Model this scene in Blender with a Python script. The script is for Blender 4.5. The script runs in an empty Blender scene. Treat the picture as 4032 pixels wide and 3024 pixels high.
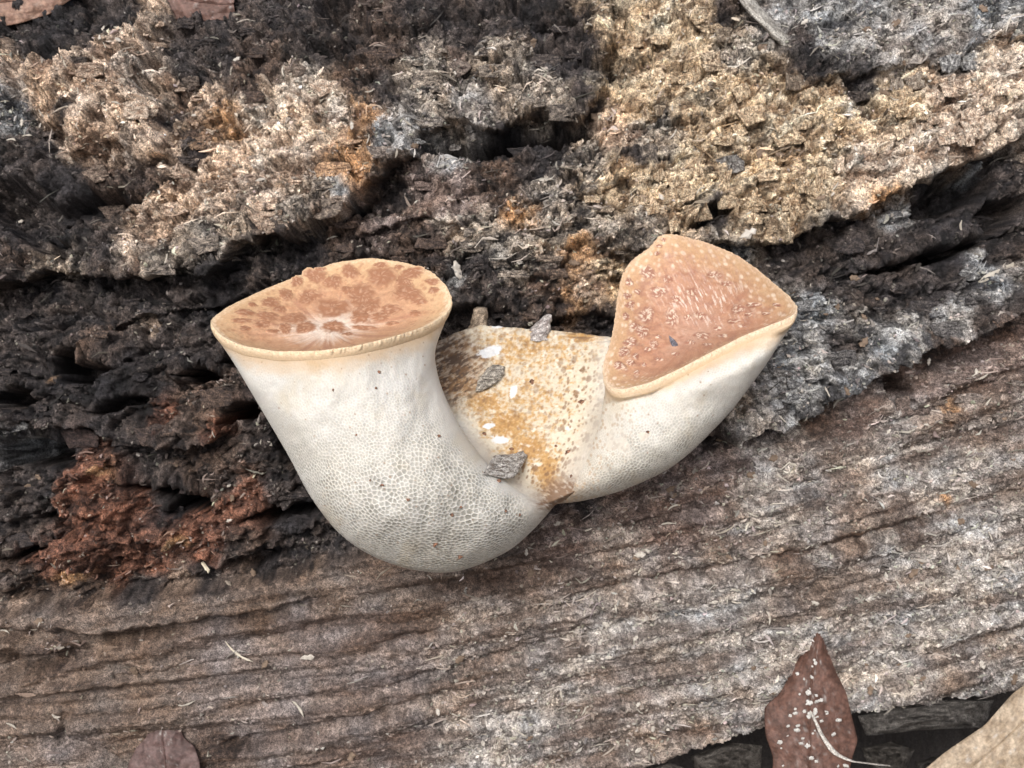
import bpy, math, random
import numpy as np
from mathutils import kdtree

rng = np.random.default_rng(7)
random.seed(7)
sc = bpy.context.scene
col = sc.collection

# ------------------------------------------------------------------ frame
# Working unit: 1 "px" on the plane through the middle of the log face
# (1024 of them span 0.21 m there).  View frame: X right, Y up, Z to viewer.
U = 0.21 / 1024
LENS = 35.0
D = LENS / 36 * 1024
PITCH = math.radians(30)
ROLL = math.radians(10)
H0 = 0.36
X0 = np.array([1., 0, 0])
UP0 = np.array([0, math.sin(PITCH), math.cos(PITCH)])
WV = np.array([0, -math.cos(PITCH), math.sin(PITCH)])
RV = math.cos(ROLL) * X0 - math.sin(ROLL) * UP0
UV = math.sin(ROLL) * X0 + math.cos(ROLL) * UP0
ORG = np.array([0, 0, H0])

# ------------------------------------------------------------------ camera
cam_d = bpy.data.cameras.new('camera')
cam_d.lens = LENS
cam_d.sensor_width = 36
cam_d.clip_start = 0.005
cam_d.clip_end = 500
cam = bpy.data.objects.new('camera', cam_d)
col.objects.link(cam)
cp = ORG + WV * D * U
from mathutils import Matrix
cam.matrix_world = Matrix(((RV[0], UV[0], WV[0], cp[0]), (RV[1], UV[1], WV[1], cp[1]),
                           (RV[2], UV[2], WV[2], cp[2]), (0, 0, 0, 1)))
sc.camera = cam
cam_d.dof.use_dof = True
cam_d.dof.focus_distance = (D - 130) * U
cam_d.dof.aperture_fstop = 45

# ------------------------------------------------------------------ light
SUN_EL, SUN_AZ = math.radians(54), math.radians(196)
world = bpy.data.worlds.new('World')
sc.world = world
world.use_nodes = True
wn = world.node_tree.nodes
wl = world.node_tree.links
wn.clear()
sky = wn.new('ShaderNodeTexSky')
sky.sky_type = 'NISHITA'
sky.sun_disc = False
sky.sun_elevation = SUN_EL
sky.sun_rotation = SUN_AZ
sky.air_density = 1.0
sky.dust_density = 6.0
sky.ozone_density = 1.0
hs = wn.new('ShaderNodeHueSaturation')
hs.inputs['Saturation'].default_value = 0.72
bg = wn.new('ShaderNodeBackground')
bg.inputs['Strength'].default_value = 0.085
wo = wn.new('ShaderNodeOutputWorld')
wl.new(sky.outputs[0], hs.inputs['Color'])
wl.new(hs.outputs[0], bg.inputs['Color'])
wl.new(bg.outputs[0], wo.inputs['Surface'])
sl = bpy.data.lights.new('sun', 'SUN')
sl.energy = 1.5
sl.angle = math.radians(25)
sl.color = (1.0, 0.975, 0.94)
sun = bpy.data.objects.new('sun', sl)
col.objects.link(sun)
from mathutils import Vector
sdir = Vector((math.sin(SUN_AZ) * math.cos(SUN_EL), math.cos(SUN_AZ) * math.cos(SUN_EL), math.sin(SUN_EL)))
sun.rotation_euler = sdir.to_track_quat('Z', 'Y').to_euler()
sun.location = (0, 0, 3)
vs = sc.view_settings
vs.view_transform = 'Standard'
vs.look = 'None'
vs.exposure = 0.6
vs.gamma = 1.0
vs.use_curve_mapping = False
sc.cycles.max_bounces = 6

# ------------------------------------------------------------------ maths
def P(px, py, z):
    """photo pixel (1024 frame) + distance above the log plane -> view frame"""
    k = (D - z) / D
    return np.stack([(px - 512) * k, (384 - py) * k, z + 0 * px], -1)

def world_pos(v):
    return ORG + U * (v[..., 0:1] * RV + v[..., 1:2] * UV + v[..., 2:3] * WV)

def proj(v):
    k = D / (D - v[..., 2])
    return 512 + v[..., 0] * k, 384 - v[..., 1] * k

def sstep(a, b, x):
    t = np.clip((x - a) / (b - a), 0, 1)
    return t * t * (3 - 2 * t)

def hsh(ix, iy, seed):
    h = ix.astype(np.int32).astype(np.uint32) * np.uint32(374761393) + iy.astype(np.int32).astype(np.uint32) * np.uint32(668265263) + np.uint32((seed * 1442695041) & 0xffffffff)
    h = (h ^ (h >> np.uint32(13))) * np.uint32(1274126177)
    return h ^ (h >> np.uint32(16))

_ga = np.arange(256) * (2 * math.pi / 256)
GC, GS = np.cos(_ga).astype(np.float32), np.sin(_ga).astype(np.float32)

def gnoise(x, y, seed=0):
    x = np.asarray(x, dtype=np.float32); y = np.asarray(y, dtype=np.float32)
    x, y = np.broadcast_arrays(x, y)
    xi = np.floor(x); yi = np.floor(y)
    fx = x - xi; fy = y - yi
    ux = fx * fx * fx * (fx * (fx * 6 - 15) + 10); uy = fy * fy * fy * (fy * (fy * 6 - 15) + 10)
    r = []
    for dy in (0, 1):
        for dx in (0, 1):
            a = hsh(xi + dx, yi + dy, seed) & np.uint32(255)
            r.append(GC[a] * (fx - dx) + GS[a] * (fy - dy))
    return 1.5 * ((r[0] * (1 - ux) + r[1] * ux) * (1 - uy) + (r[2] * (1 - ux) + r[3] * ux) * uy)

def fbm(x, y, o=4, seed=0, g=0.5):
    s = 0; a = 1; n = 0
    for i in range(o):
        s = s + a * gnoise(x, y, seed + i * 17); n += a
        x = x * 2.03 + 11.3; y = y * 2.03 + 4.7; a *= g
    return s / n

def ridged(x, y, o=3, seed=0):
    s = 0; a = 1; n = 0
    for i in range(o):
        s = s + a * (1 - 2 * np.abs(gnoise(x, y, seed + i * 13))); n += a
        x = x * 2.1 + 3.1; y = y * 2.1 + 7.7; a *= 0.5
    return s / n

def cell(x, y, seed=0, facet=False):
    x = np.asarray(x, np.float32); y = np.asarray(y, np.float32)
    xi = np.floor(x); yi = np.floor(y)
    f1 = np.full(x.shape, 9., np.float32); f2 = np.full(x.shape, 9., np.float32)
    hb = np.zeros(x.shape, np.uint32); ox = np.zeros(x.shape, np.float32); oy = np.zeros(x.shape, np.float32)
    for dy in (-1, 0, 1):
        for dx in (-1, 0, 1):
            h = hsh(xi + dx, yi + dy, seed)
            ex = x - (xi + dx + (h & np.uint32(1023)) / np.float32(1023)); ey = y - (yi + dy + ((h >> np.uint32(10)) & np.uint32(1023)) / np.float32(1023))
            d = ex * ex + ey * ey
            m = d < f1
            f2 = np.where(m, f1, np.minimum(f2, d))
            f1 = np.where(m, d, f1)
            hb = np.where(m, h, hb)
            if facet:
                ox = np.where(m, ex, ox); oy = np.where(m, ey, oy)
    f1 = np.sqrt(f1); f2 = np.sqrt(f2)
    idv = ((hb >> np.uint32(20)) & np.uint32(1023)) / np.float32(1023)
    if facet:   # flat broken face: own level and own tilt per cell, dropping off at the joint
        tx = ((hb >> np.uint32(3)) & np.uint32(255)) / np.float32(127.5) - 1; ty = ((hb >> np.uint32(13)) & np.uint32(255)) / np.float32(127.5) - 1
        return (idv - .5) * 1.2 + .9 * (tx * ox + ty * oy) - .55 * (1 - sstep(0, .14, f2 - f1)), idv
    return f1, f2, idv

def poly_sd(pts, x, y):
    """signed distance to an open polyline drawn left to right (+ above it), and an end fade"""
    best = np.full(x.shape, 1e9); sgn = np.ones(x.shape); arc = np.zeros(x.shape)
    L = 0
    for (ax, ay), (bx, by) in zip(pts[:-1], pts[1:]):
        dx, dy = bx - ax, by - ay
        l2 = dx * dx + dy * dy
        t = np.clip(((x - ax) * dx + (y - ay) * dy) / l2, 0, 1)
        ex = x - ax - t * dx; ey = y - ay - t * dy
        d = np.hypot(ex, ey)
        m = d < best
        best = np.where(m, d, best)
        sgn = np.where(m, np.where(dx * ey - dy * ex < 0, 1., -1.), sgn)
        arc = np.where(m, L + t * math.sqrt(l2), arc)
        L += math.sqrt(l2)
    fade = sstep(0, 35, np.minimum(arc, L - arc))
    return best * sgn, fade

def ring_sd(pts, x, y):
    """signed distance to a closed polygon, + inside"""
    best = np.full(x.shape, 1e9); ins = np.zeros(x.shape, bool)
    n = len(pts)
    for i in range(n):
        (ax, ay), (bx, by) = pts[i], pts[(i + 1) % n]
        dx, dy = bx - ax, by - ay
        t = np.clip(((x - ax) * dx + (y - ay) * dy) / (dx * dx + dy * dy), 0, 1)
        best = np.minimum(best, np.hypot(x - ax - t * dx, y - ay - t * dy))
        if ay != by:
            c = ((ay > y) != (by > y)) & (x < dx * (y - ay) / dy + ax)
            ins ^= c
    return np.where(ins, best, -best)

def catmull(keys, t):
    """keys (K,N,3), t array in 0..K-1 -> (T,N,3)"""
    K = len(keys)
    out = []
    for v in t:
        i = min(int(v), K - 2); f = v - i
        p0 = keys[i - 1] if i > 0 else 2 * keys[0] - keys[1]
        p1, p2 = keys[i], keys[i + 1]
        p3 = keys[i + 2] if i + 2 < K else 2 * keys[-1] - keys[-2]
        out.append(0.5 * (2 * p1 + (p2 - p0) * f + (2 * p0 - 5 * p1 + 4 * p2 - p3) * f * f
                          + (3 * p1 - p0 - 3 * p2 + p3) * f ** 3))
    return np.array(out)

def mixc(a, b, t):
    t = np.asarray(t)[..., None]
    return np.asarray(a) * (1 - t) + np.asarray(b) * t

# ------------------------------------------------------------------ objects
def make_mesh(name, co, faces, mat, colors=None, parent=None, smooth=True, loc=None):
    """co (n,3) world positions, faces (m,3|4) int array; origin at loc"""
    me = bpy.data.meshes.new(name)
    co = np.asarray(co, dtype=np.float64)
    if loc is not None:
        co = co - np.asarray(loc)
    faces = np.asarray(faces)
    k = faces.shape[1]
    me.vertices.add(len(co)); me.vertices.foreach_set('co', co.astype(np.float32).ravel())
    me.loops.add(faces.size); me.loops.foreach_set('vertex_index', faces.ravel().astype(np.int32))
    me.polygons.add(len(faces))
    me.polygons.foreach_set('loop_start', np.arange(0, faces.size, k, dtype=np.int32))
    me.polygons.foreach_set('use_smooth', np.full(len(faces), smooth))
    if colors is not None:
        a = me.attributes.new('col', 'FLOAT_COLOR', 'POINT')
        c = np.ones((len(co), 4), np.float32); colors = np.asarray(colors); c[:, :colors.shape[1]] = np.clip(colors, 0, 1)
        a.data.foreach_set('color', c.ravel())
    me.update(calc_edges=True); me.validate()
    me.materials.append(mat)
    o = bpy.data.objects.new(name, me)
    col.objects.link(o)
    if loc is not None:
        o.location = loc
    if parent is not None:
        o.parent = parent
        if loc is not None:
            o.location = np.asarray(loc) - np.asarray(parent.location)
        else:
            o.location = -np.asarray(parent.location)
    return o

def grid_faces(m, n, wrap=False):
    i = np.arange(m - 1)[:, None]
    j = np.arange(n if wrap else n - 1)[None, :]
    j2 = (j + 1) % n
    return np.stack([i * n + j, i * n + j2, (i + 1) * n + j2, (i + 1) * n + j], -1).reshape(-1, 4)

def normals(p, wrap=False):
    du = np.gradient(p, axis=0)
    if wrap:
        dv = np.roll(p, -1, 1) - np.roll(p, 1, 1)
    else:
        dv = np.gradient(p, axis=1)
    n = np.cross(du, dv)
    return n / (np.linalg.norm(n, axis=-1, keepdims=True) + 1e-9)

def tag(o, label=None, cat=None, group=None, kind=None):
    if label: o['label'] = label
    if cat: o['category'] = cat
    if group: o['group'] = group
    if kind: o['kind'] = kind
    return o

def empty(name, loc):
    o = bpy.data.objects.new(name, None)
    o.location = loc
    o.empty_display_size = 0.01
    col.objects.link(o)
    return o

class Raster:
    """front-most height per photo pixel, to rest things on surfaces"""
    def __init__(s, px, py, z, step=1.5, x0=-150, y0=-150, w=1324, h=1070):
        s.step, s.x0, s.y0 = step, x0, y0
        s.W, s.H = int(w / step), int(h / step)
        g = np.full((s.H, s.W), -1e9)
        ix = np.round((px.ravel() - x0) / step).astype(int); iy = np.round((py.ravel() - y0) / step).astype(int)
        k = (ix >= 0) & (ix < s.W) & (iy >= 0) & (iy < s.H)
        np.maximum.at(g, (iy[k], ix[k]), z.ravel()[k])
        for _ in range(2):
            bad = g < -1e8
            q = np.pad(g, 1, constant_values=-1e9)
            nb = np.maximum.reduce([q[:-2, 1:-1], q[2:, 1:-1], q[1:-1, :-2], q[1:-1, 2:]])
            g = np.where(bad, nb, g)
        s.g = g
    def at(s, px, py):
        px = np.asarray(px, float); py = np.asarray(py, float)
        ix = np.clip(np.round((px - s.x0) / s.step).astype(int), 0, s.W - 1)
        iy = np.clip(np.round((py - s.y0) / s.step).astype(int), 0, s.H - 1)
        return s.g[iy, ix]

# ------------------------------------------------------------------ materials
def col_mat(name, rough=0.8, bump=0.5, scale=1500, var=0.35, spec=0.3, sss=0.0, dist=0.0002, stretch=None, scale2=None, speck=0.0):
    """surface colour from the 'col' attribute, broken up by procedural grain and relief"""
    m = bpy.data.materials.new(name); m.use_nodes = True
    nt = m.node_tree; nt.nodes.clear(); N = nt.nodes.new; Lk = nt.links.new
    out = N('ShaderNodeOutputMaterial'); b = N('ShaderNodeBsdfPrincipled')
    at = N('ShaderNodeAttribute'); at.attribute_name = 'col'
    tc = N('ShaderNodeTexCoord'); mp = N('ShaderNodeMapping')
    if stretch: mp.inputs['Scale'].default_value = stretch
    Lk(tc.outputs['Object'], mp.inputs['Vector'])
    n1 = N('ShaderNodeTexNoise'); n1.inputs['Scale'].default_value = scale; n1.inputs['Detail'].default_value = 5
    n1.inputs['Roughness'].default_value = 0.65
    Lk(mp.outputs[0], n1.inputs['Vector'])
    mr = N('ShaderNodeMapRange'); mr.inputs['From Min'].default_value = 0.3; mr.inputs['From Max'].default_value = 0.7
    mr.inputs['To Min'].default_value = 1 - var; mr.inputs['To Max'].default_value = 1 + var
    Lk(n1.outputs['Fac'], mr.inputs['Value'])
    mx = N('ShaderNodeVectorMath'); mx.operation = 'SCALE'
    Lk(at.outputs['Color'], mx.inputs[0]); Lk(mr.outputs[0], mx.inputs['Scale'])
    if speck:
        n3 = N('ShaderNodeTexNoise'); n3.inputs['Scale'].default_value = 4600; n3.inputs['Detail'].default_value = 2
        Lk(mp.outputs[0], n3.inputs['Vector'])
        m3 = N('ShaderNodeMapRange'); m3.inputs['From Min'].default_value = 0.32; m3.inputs['From Max'].default_value = 0.68
        m3.inputs['To Min'].default_value = 1 - speck; m3.inputs['To Max'].default_value = 1 + speck * 1.25
        Lk(n3.outputs['Fac'], m3.inputs['Value'])
        mx2 = N('ShaderNodeVectorMath'); mx2.operation = 'SCALE'
        Lk(mx.outputs[0], mx2.inputs[0]); Lk(m3.outputs[0], mx2.inputs['Scale'])
        mx = mx2
    Lk(mx.outputs[0], b.inputs['Base Color'])
    b.inputs['Roughness'].default_value = rough
    b.inputs['Specular IOR Level'].default_value = spec
    if sss:
        b.inputs['Subsurface Weight'].default_value = sss
        b.inputs['Subsurface Radius'].default_value = (1.0, 0.7, 0.45)
        b.inputs['Subsurface Scale'].default_value = 0.0008
    if bump:
        n2 = N('ShaderNodeTexNoise'); n2.inputs['Scale'].default_value = scale2 or scale * 0.7
        n2.inputs['Detail'].default_value = 6; n2.inputs['Roughness'].default_value = 0.7
        Lk(mp.outputs[0], n2.inputs['Vector'])
        bp = N('ShaderNodeBump'); bp.inputs['Strength'].default_value = bump; bp.inputs['Distance'].default_value = dist
        ml = N('ShaderNodeMath'); ml.operation = 'MULTIPLY'; ml.inputs[1].default_value = bump
        Lk(at.outputs['Alpha'], ml.inputs[0]); Lk(ml.outputs[0], bp.inputs['Strength'])
        Lk(n2.outputs['Fac'], bp.inputs['Height']); Lk(bp.outputs[0], b.inputs['Normal'])
    Lk(b.outputs[0], out.inputs['Surface'])
    return m

M_wood = col_mat('rotten_wood', 0.7, 1.0, 1500, 0.65, 0.4, dist=0.0009, scale2=1000, speck=0.75)
M_crumb = col_mat('wood_crumbs', 0.75, 0.4, 3000, 0.3, 0.3)
M_pore = col_mat('pore_surface', 0.75, 0.15, 2500, 0.06, 0.25, sss=0.15)
M_cap = col_mat('cap_skin', 0.6, 0.35, 2500, 0.12, 0.35, sss=0.15)
M_stem = col_mat('stem_skin', 0.65, 0.35, 1800, 0.10, 0.3, sss=0.15)
M_bark = col_mat('bark_chip', 0.6, 0.9, 1800, 0.5, 0.4, dist=0.0004, speck=0.5)
M_leaf = col_mat('dead_leaf', 0.42, 1.0, 1200, 0.4, 0.45, dist=0.0004)

def ground_mat():
    m = bpy.data.materials.new('forest_soil'); m.use_nodes = True
    nt = m.node_tree; b = nt.nodes['Principled BSDF']; N = nt.nodes.new; Lk = nt.links.new
    tc = N('ShaderNodeTexCoord')
    n1 = N('ShaderNodeTexNoise'); n1.inputs['Scale'].default_value = 60; n1.inputs['Detail'].default_value = 10
    Lk(tc.outputs['Object'], n1.inputs['Vector'])
    r = N('ShaderNodeValToRGB')
    r.color_ramp.elements[0].position = 0.3; r.color_ramp.elements[0].color = (0.025, 0.018, 0.013, 1)
    r.color_ramp.elements[1].position = 0.75; r.color_ramp.elements[1].color = (0.13, 0.085, 0.05, 1)
    Lk(n1.outputs['Fac'], r.inputs[0]); Lk(r.outputs[0], b.inputs['Base Color'])
    b.inputs['Roughness'].default_value = 0.9
    bp = N('ShaderNodeBump'); bp.inputs['Strength'].default_value = 0.8; bp.inputs['Distance'].default_value = 0.01
    Lk(n1.outputs['Fac'], bp.inputs['Height']); Lk(bp.outputs[0], b.inputs['Normal'])
    return m

# ------------------------------------------------------------------ ground
gx = np.concatenate([-np.geomspace(60, 0.6, 20), np.linspace(-0.55, 0.55, 90), np.geomspace(0.6, 60, 20)])
GX, GY = np.meshgrid(gx, gx)
GZ = 0.012 * fbm(GX * 6, GY * 6, 4, 3) * np.exp(-(np.hypot(GX, GY) / 4) ** 2)
g = make_mesh('ground', np.stack([GX, GY, GZ], -1).reshape(-1, 3), grid_faces(len(gx), len(gx)), ground_mat())
tag(g, 'dark brown soil of the forest floor under the log', 'ground', kind='structure')

# ------------------------------------------------------------------ the log
R = 1200.0
cr, sr = math.cos(ROLL), math.sin(ROLL)
SP = 1.55
a_in = np.arange(-670, 670, SP)
a_ax = np.concatenate([-np.geomspace(4300, 680, 42), a_in, np.geomspace(680, 4300, 42)])
f_in = np.arange(-570, 580, SP) / R
f_ax = np.concatenate([np.linspace(-math.pi + .06, -576 / R, 42), f_in, np.linspace(586 / R, math.pi, 42)])
A_, F_ = np.meshgrid(a_ax, f_ax)
dd = R * np.sin(F_)
base = np.stack([A_ * cr - dd * sr, A_ * sr + dd * cr, R * (np.cos(F_) - 1)], -1)
nrm = np.stack([-np.sin(F_) * sr, np.sin(F_) * cr, np.cos(F_)], -1)
bx, by = proj(np.where(base[..., 2:3] > -700, base, np.array([0, 0, -700.])))
ss = R * F_
ux_, uy_ = 512 + A_ * cr - ss * sr, 384 - (A_ * sr + ss * cr)
wb = sstep(0.49, 0.7, np.abs(F_))
PX = bx * (1 - wb) + ux_ * wb
PY = by * (1 - wb) + uy_ * wb

LEDGES = [  # polyline, raise above, drop below, widths, sharpness
    ([(-900, 380), (-300, 330), (0, 285), (60, 264), (130, 272), (185, 262), (218, 276), (242, 238), (300, 228), (352, 196), (395, 160), (440, 140)], 24, 46, 110, 46, 4),
    ([(405, 145), (450, 119), (500, 123), (545, 112), (582, 118), (602, 88), (614, 40), (610, -120)], 18, 34, 60, 30, 4),
    ([(600, 252), (680, 242), (765, 240), (850, 214), (950, 166), (1024, 134), (1400, 10), (2200, -200)], 24, 34, 120, 40, 5),
    ([(690, 442), (735, 429), (800, 408), (850, 380), (910, 345), (960, 330), (1024, 300), (1300, 190), (2200, -60)], 30, 30, 42, 22, 3),
    ([(335, 236), (390, 222), (425, 214), (455, 226), (470, 240)], 9, 12, 30, 16, 2.5),
    ([(560, 205), (610, 190), (650, 170)], 6, 8, 25, 18, 3),
    ([(90, 330), (150, 312), (215, 300), (255, 288)], 12, 18, 30, 22, 3),
    ([(-100, 440), (40, 420), (140, 440), (190, 445), (250, 420), (300, 418)], 14, 24, 30, 25, 4),
    ([(760, 45), (800, 92), (870, 78), (930, 70), (1024, 38), (1300, -60)], 10, 14, 60, 25, 4),
    ([(820, 280), (880, 262), (940, 245), (1024, 225)], 6, 14, 25, 18, 3),
    ([(225, 560), (262, 548), (330, 520)], 6, 12, 25, 12, 3),
    ([(60, 545), (120, 538), (200, 545)], 7, 9, 20, 14, 3),
]
PLANK = [(-900, 700), (-300, 650), (0, 617), (60, 608), (110, 597), (160, 594), (200, 592), (280, 580), (340, 560), (450, 535), (560, 505), (650, 470)]
GROOVES = [  # cracks along the grain of the lower wood
    ([(-200, 640), (0, 635), (120, 635), (193, 626), (285, 612), (340, 596)], 9, 4), ([(-100, 690), (46, 663), (108, 640), (180, 632)], 9, 6),
    ([(18, 696), (50, 678), (85, 672), (130, 662)], 5, 4), ([(150, 672), (230, 660), (330, 655)], 3, 3), ([(205, 753), (309, 733), (400, 708), (470, 690)], 8, 4),
    ([(380, 690), (468, 663), (534, 648), (600, 634), (650, 620)], 5, 3.5), ([(600, 640), (683, 618), (791, 598), (845, 574)], 5, 3.5),
    ([(560, 600), (683, 578), (791, 557), (870, 537), (945, 515), (1100, 470)], 6, 4), ([(340, 600), (430, 585), (520, 572), (600, 556)], 4, 4),
    ([(560, 545), (660, 520), (760, 498), (880, 462)], 4, 4), ([(860, 440), (940, 405), (1030, 365)], 6, 5), ([(600, 700), (720, 675), (830, 655)], 4, 3),
    ([(380, 745), (480, 722), (600, 705)], 4, 4), ([(850, 640), (930, 625), (1040, 610)], 5, 3), ([(880, 395), (960, 362), (1100, 320)], 9, 6),
    ([(130, 768), (60, 740), (75, 700)], 6, 4), ([(360, 648), (440, 628), (540, 610), (620, 600)], 3.5, 3)]
HOLES = [(82, 366, 30, 13, -8, 110), (60, 352, 14, 12, 0, 50), (195, 372, 20, 8, 5, 60), (242, 410, 20, 17, -20, 90), (168, 490, 40, 10, 12, 120), (186, 508, 24, 8, -5, 90),
         (12, 554, 28, 7, -20, 90), (30, 452, 34, 15, 10, 60), (20, 205, 46, 22, 20, 34), (100, 208, 46, 12, -10, 26), (50, 240, 30, 9, 15, 26),
         (505, 140, 80, 12, -6, 45), (960, 190, 44, 16, -28, 40), (935, 252, 66, 10, -18, 45), (1005, 205, 30, 14, -30, 40), (330, 212, 40, 9, -25, 35),
         (290, 512, 46, 10, -8, 45), (715, 434, 20, 7, -15, 40), (340, 275, 60, 16, -15, 30), (470, 315, 40, 14, 0, 25), (585, 318, 40, 9, 0, 25),
         (900, 352 + 40, 10, 22, -15, 22), (345, 20, 34, 20, 60, 25), (120, 400, 26, 8, -15, 40), (60, 520, 26, 9, 10, 45), (10, 395, 20, 12, 0, 40),
         (715, 212, 26, 9, -18, 22), (885, 568, 3, 3, 0, 12), (560, 24, 24, 10, 0, 14), (250, 350, 30, 12, -15, 35), (300, 450, 26, 16, 30, 30), (250, 565, 30, 8, -12, 20)]
PLATES = [  # raised chunks: outline, height, edge softness
    ([(38, 72), (62, 78), (100, 58), (140, 40), (155, 8), (168, -20), (176, 20), (168, 34), (156, 48), (150, 98), (158, 112), (166, 132), (171, 160), (150, 168), (128, 152), (105, 156), (84, 166), (76, 140), (54, 128), (44, 118)], 44, 5),
    ([(-80, 40), (8, 48), (14, 78), (22, 96), (14, 110), (-80, 120)], 30, 4),
    ([(62, 470), (100, 450), (118, 448), (128, 470), (137, 478), (132, 510), (120, 540), (90, 565), (60, 560), (64, 520), (52, 500)], 42, 5),
    ([(-60, 405), (10, 408), (24, 425), (20, 450), (6, 470), (-60, 480)], 34, 4),
    ([(120, 515), (160, 508), (180, 520), (175, 545), (130, 552)], 16, 4),
    ([(625, 262), (665, 285), (640, 320), (615, 310)], 8, 4),
    ([(405, 60), (440, 50), (452, 100), (430, 118), (405, 120)], 12, 4),
    ([(398, 150), (440, 140), (470, 160), (455, 172), (420, 178), (392, 170)], 14, 4),
    ([(150, 300), (172, 318), (140, 345), (110, 352), (118, 335)], 16, 4),
]
GAP = [(560, 800), (640, 768), (690, 748), (760, 722), (855, 704), (925, 698), (1024, 684), (1300, 640), (2200, 480), (2200, 1400), (560, 1400)]

PAL = {  # light tone, dark tone, crumb density, roughness amplitude, grain weight
    'tan': ((.80, .63, .49), (.18, .115, .08), .45, 1.0, .2), 'yel': ((.76, .62, .44), (.25, .165, .10), .6, 1.0, .3),
    'pal': ((.86, .74, .61), (.28, .19, .135), .6, .9, .2), 'ora': ((.54, .33, .18), (.14, .08, .05), .4, 1.0, .3),
    'gry': ((.44, .415, .39), (.12, .104, .096), 1.0, .6, .8), 'grb': ((.31, .265, .235), (.10, .08, .07), .6, .45, 1.0),
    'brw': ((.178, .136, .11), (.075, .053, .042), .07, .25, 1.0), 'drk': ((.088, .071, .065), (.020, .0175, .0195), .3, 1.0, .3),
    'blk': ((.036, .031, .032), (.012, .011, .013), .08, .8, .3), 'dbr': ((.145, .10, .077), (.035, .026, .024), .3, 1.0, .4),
    'red': ((.27, .125, .08), (.08, .04, .03), .3, 1.0, .3), 'slt': ((.40, .40, .395), (.05, .05, .055), .9, .7, .6),
    'mix': ((.46, .39, .32), (.04, .034, .033), 1.0, 1.0, .2), 'pur': ((.255, .198, .175), (.095, .067, .058), .5, .8, .5),
    'smw': ((.215, .175, .157), (.092, .072, .065), .10, .2, 1.0)}
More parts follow.
